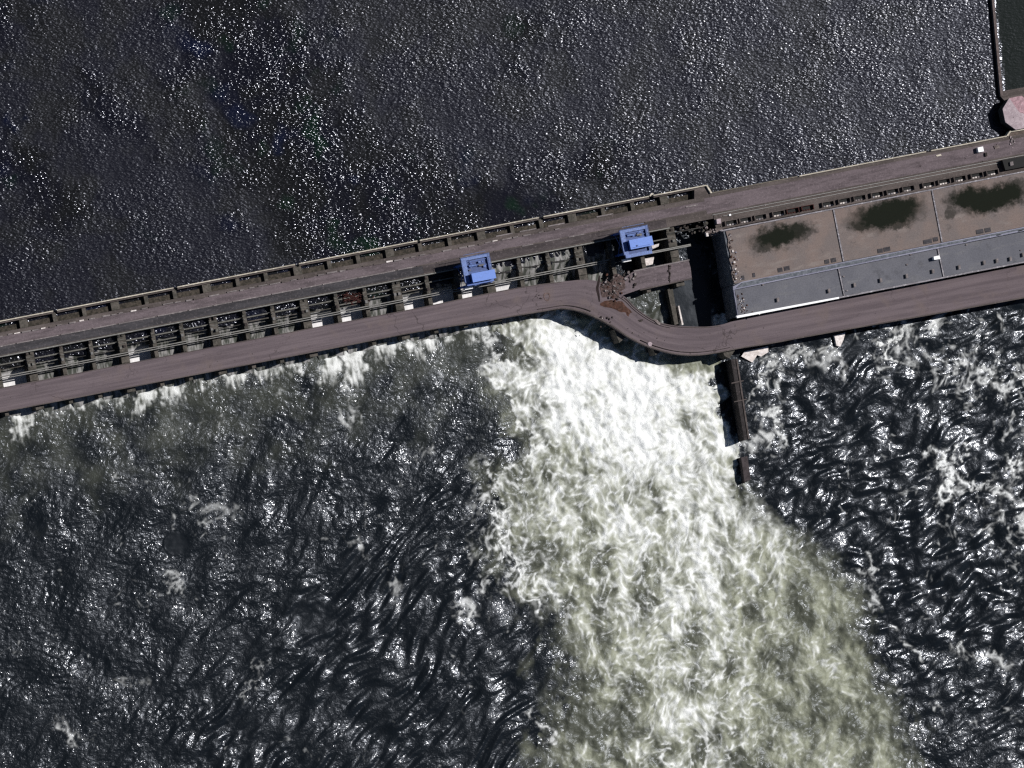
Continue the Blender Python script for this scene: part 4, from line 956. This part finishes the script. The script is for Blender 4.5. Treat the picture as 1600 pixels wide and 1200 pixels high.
def tail_mat():
    t = NT('river_water'); foam = t.attr('foam'); aer = t.attr('aer'); q0 = t.pos(0)
    q = t.pos(math.radians(22), (.7, 1, 1))
    rip = t.math('ADD', t.math('MULTIPLY', t.noise(q, .62, 2, .55, .2), 1.0), t.math('MULTIPLY', t.noise(q0, 1.3, 1.5, .5, .2), .3))
    fine = t.noise(q0, 1.7, 3, .65)
    rip = t.math('MULTIPLY', rip, t.ramp(t.attr('still'), 0, 1, 1, .12))
    wet = t.mix(aer, (.006, .008, .010), (.275, .285, .205))
    t.l(wet, t.b.inputs['Base Color']); t.b.inputs['IOR'].default_value = 1.333
    t.l(t.math('ADD', t.ramp(t.noise(q0, .05, 3, .6), .35, .65, .25, .36), t.math('MULTIPLY', aer, .25)), t.b.inputs['Roughness'])
    t.l(t.bump(rip, .34), t.b.inputs['Normal']); t.b.inputs['Specular Tint'].default_value = (.82, .88, 1, 1)
    t.l(t.ramp(aer, 0, .4, .36, 0), t.b.inputs['Coat Weight']); t.b.inputs['Coat Roughness'].default_value = .09; t.b.inputs['Coat IOR'].default_value = 1.33; t.l(t.bump(rip, .34), t.b.inputs['Coat Normal'])
    fb = t.n('ShaderNodeBsdfDiffuse'); fb.inputs['Color'].default_value = (.93, .945, .925, 1)
    t.l(t.bump(fine, .35), fb.inputs['Normal'])
    mx = t.n('ShaderNodeMixShader'); t.l(foam, mx.inputs[0]); t.l(t.b.outputs[0], mx.inputs[1]); t.l(fb.outputs[0], mx.inputs[2])
    t.l(mx.outputs[0], t.t.nodes['Material Output'].inputs['Surface'])
    return t.m
def spill_mat():
    t = NT('spilling_water'); q = t.pos(ANG, (1, .25, .3)); wh = t.attr('white')
    f = t.noise(q, .55, 3, .55, .4)
    c = t.mix(t.ramp(f, .38, .68), (.06, .065, .055), (.33, .32, .315))
    t.l(t.mix(wh, c, (.86, .84, .84)), t.b.inputs['Base Color']); t.b.inputs['Roughness'].default_value = .6
    t.b.inputs['Specular IOR Level'].default_value = .15
    t.l(t.bump(f, .3), t.b.inputs['Normal'])
    return t.m
# --- river bed, one sheet under everything
b = MB(); b.prism([(-3000, -3000), (3000, -3000), (3000, 3000), (-3000, 3000)], -9, -8)
struct(b.build('riverbed', mat('riverbed_mud', (.05, .048, .04), streak=False)))
# --- tailwater
D = .42
xs = np.arange(-300, 300+D, D); ys = np.arange(-222, 88, D)
X, Y = np.meshgrid(xs, ys[::-1]); PX, PY = PIX(X, Y, 0.0)
F = tail_fields(PX, PY, D)
ny, nx = X.shape
hA = spec(ny, nx, D, 7, .38, math.radians(-44), 2.9)      # long choppy waves lower left
hB = spec(ny, nx, D, 5.5, .55, math.radians(-28), 1.6)
hC = spec(ny, nx, D, 2.8, .45, math.radians(-22), 1.5)
hR = spec(ny, nx, D, 9.5, .5, math.radians(-27), 2.0)
hE = spec(ny, nx, D, 30, .5, math.radians(-30), 1.4)
hD = spec(ny, nx, D, 2.2, .4)
wa, wb = fbm(ny, nx, D, 120, 2), fbm(ny, nx, D, 100, 2); gy_, gx_ = np.mgrid[0:ny, 0:nx]   # bend the crests
bend = lambda h, k: samp(h.astype(np.float32), gx_+k*wa, gy_+k*wb).astype(float)
hA, hB, hC, hR = bend(hA, 5), bend(hB, 5), bend(hC, 4), bend(hR, 5)
# columns x = 0..1600/200, rows y = 500..1200/140
cA = table([[0, 0, 0, .1, 0, 0, 0, 0, 0], [0, .05, .2, .3, .2, 0, 0, 0, 0], [.1, .1, .4, .7, .7, 0, 0, 0, 0], [.15, .2, .7, 1.1, 1, 0, 0, .2, .2], [.15, .3, 1.0, 1.2, 1, 0, 0, .3, .3], [.15, .4, 1.1, 1.2, 1, 0, 0, .2, .3]], 0, 200, 500, 140, PX, PY)
cR = table([[0, 0, 0, 0, 0, 0, .6, .8, .9], [0, 0, 0, 0, 0, 0, .8, 1., 1.1], [0, 0, 0, 0, 0, 0, .9, 1.1, 1.2], [0, 0, 0, 0, 0, 0, .5, 1.2, 1.2], [0, 0, 0, 0, 0, 0, .1, .7, .9], [0, 0, 0, 0, 0, 0, 0, .4, .6]], 0, 200, 500, 140, PX, PY)
cC = table([[.6, .6, .6, .6, .3, .3, .8, .9, .9], [.8, .8, .8, .8, .4, .3, .8, .9, .9], [1, 1, .9, .8, .5, .3, .8, .9, .9], [1, .9, .7, .8, .5, .3, .6, .8, .9], [1, 1, .9, .8, .5, .3, .4, .8, .8], [1, 1, .9, .8, .5, .3, .3, .7, .8]], 0, 200, 500, 140, PX, PY)
m_ = F['m']
H = .62*(1-.75*m_)*(.42*hE+.36*cA*hA+.46*cR*hR+.09*(.5+.5*cC)*hB+.036*cC*hC+.012*hD)
H += m_*(.30*spec(ny, nx, D, 16)+.20*spec(ny, nx, D, 8)+.10*F['T']*.6+.06*spec(ny, nx, D, 4))
H += .10*F['foam']*(1-m_)
still = np.zeros_like(H)
for (a, b_, r_, s_) in ((275, 850, 22, 1), (60, 825, 16, .5), (560, 885, 40, .5), (490, 960, 55, .6), (1330, 545, 28, .7), (1450, 720, 20, .5)):
    still = np.maximum(still, s_*np.exp(-(((PX-a)/r_)**2+((PY-b_)/(r_*.9))**2)**2))
still = np.maximum(still, np.clip(.42*cR+.34*sm(.55, 1.1, cA), 0, .5)*(1-m_))
still = np.maximum(still, F['pit']); H *= (1-.6*np.maximum(F['pit'], still*(still > .5)))*(1-.9*F['pit'])
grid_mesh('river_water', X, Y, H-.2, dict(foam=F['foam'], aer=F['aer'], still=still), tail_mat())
b = MB()
for q in ((-1500, -300, -1500, 1500), (300, 1500, -1500, 1500), (-300, 300, -1500, -222), (-300, 300, 88, 1500)):
    b.v += [(q[0], q[2], -.8), (q[1], q[2], -.8), (q[1], q[3], -.8), (q[0], q[3], -.8)]; k = len(b.v); b.f.append((k-4, k-3, k-2, k-1))
# (the wider river beyond the detailed stretch)
struct(b.build('river_water', mat('distant_river', (.012, .014, .016), streak=False, rough=.3)))
# --- headwater
D2 = 1.6
xs = np.arange(-420, 420, D2); ys = np.arange(-14, 520, D2)
X, Y = np.meshgrid(xs, ys[::-1]); PX, PY = PIX(X, Y, Z_HEAD)
ny, nx = X.shape
b1, b2, b3 = fbm(ny, nx, D2, 60, 4), fbm(ny, nx, D2, 25, 4), fbm(ny, nx, D2, 110, 3)
q_, par = segdist(PX+16*b1, PY+16*b1, [(300, -80), (380, 60), (450, 210), (540, 330), (640, 380)])
calm = np.exp(-(q_/(72+50*par))**2)
q2_, _ = segdist(PX+14*b1, PY+14*b2, [(20, 240), (60, 290), (110, 330)]); calm = np.maximum(calm, .75*np.exp(-(q2_/26)**2))
q3_, _ = segdist(PX+14*b1, PY+14*b2, [(150, 130), (190, 180), (230, 240)]); calm = np.maximum(calm, .6*np.exp(-(q3_/20)**2))
calm = np.maximum(calm, .9*np.exp(-(((PX-760)/110)**2+((PY-330)/50)**2)))
calm = np.maximum(calm, .75*np.exp(-(((PX-930)/60)**2+((PY-262)/30)**2)))
calm = np.maximum(calm, .45*np.exp(-(((PX-820)/40)**2+((PY-60)/60)**2)))
calm = np.maximum(calm, .4*sm(120, 0, PX)*sm(160, 0, PY))
calm = np.clip(calm+.12*b2*(calm > .05)+.05*b1, 0, 1)
rip = np.clip(1+.10*b2+.12*b1, .3, 2)*(1+.65*calm)
quiet = np.exp(-(((PX-800)/90)**2+((PY-318)/34)**2)); rip *= 1-.72*quiet
sh = sm(1550, 1556, PX-(PY*.11))*1.0
rip *= (1-.75*sh); calm = np.where(sh > .5, .8, calm)
v_dam = PY-(502-.1925*PX)
well = sm(0, 2, v_dam)*(PX < 1100); calm = np.maximum(calm, .55*well); rip = rip*(1+.35*well)
grid_mesh('reservoir_water', X, Y, np.full_like(X, Z_HEAD), dict(calm=calm, ripple=rip, shelter=sh), reservoir_mat(), keep=(v_dam < 72) & ~((PX > 940) & (v_dam > 52) & (PX < 1110)))
b = MB()
for q in ((-3000, -421.6, -14, 3000), (420, 3000, -14, 3000), (-421.6, 420, 520, 3000)):
    b.v += [(q[0], q[2], 8.9), (q[1], q[2], 8.9), (q[1], q[3], 8.9), (q[0], q[3], 8.9)]; k = len(b.v); b.f.append((k-4, k-3, k-2, k-1))
struct(b.build('reservoir_water', mat('distant_reservoir', (.012, .014, .018), streak=False, rough=.3)))
# --- sheets of water running down each bay
V, Fc, WH = [], [], []
rs = random.Random(4)
for i, (Ra, Rb) in enumerate(BAYS):
    wd = 13 if Ra in WIDE else 6.2
    if Rb > 960: continue
    crisp = Rb in CRISP
    prof = ((69.5, 8.2), (72, 7.8), (78, 6.8), (86, 5.6), (98, 4.4), (110, 2.8), (150, .6), (158, -.6)) if not crisp else ((69.5, 8.0), (74, 6.8), (80, 5.6), (87, 3.2), (92, 1.6), (110, 1.2), (150, .6), (158, -.6))
    if Rb in (809, 854, 899): prof = ((58, 8.95), (66, 9.02), (72, 9.3), (78, 8.2), (86, 6.0), (98, 3.5), (110, 1.5), (150, .7), (158, -.6))
    n = 14; b0 = len(V)
    for v, z in prof:
        for k in range(n):
            f = k/(n-1); x = (pier_x(Ra, v)+wd)*(1-f)+pier_x(Rb, v)*f
            X_, Y_ = wp(A(x, v), z); V.append((X_, Y_, z+rs.uniform(-.12, .12))); WH.append(1.0 if crisp and 86 < v < 112 else 0.0)
    for j in range(len(prof)-1):
        for k in range(n-1): a = b0+j*n+k; Fc.append((a, a+n, a+n+1, a+1))
b = MB(); b.v = V; b.f = Fc; o = struct(b.build('spill_water', spill_mat()))
at = o.data.attributes.new('white', 'FLOAT', 'POINT'); at.data.foreach_set('value', np.array(WH, np.float32))
for p in o.data.polygons: p.use_smooth = True
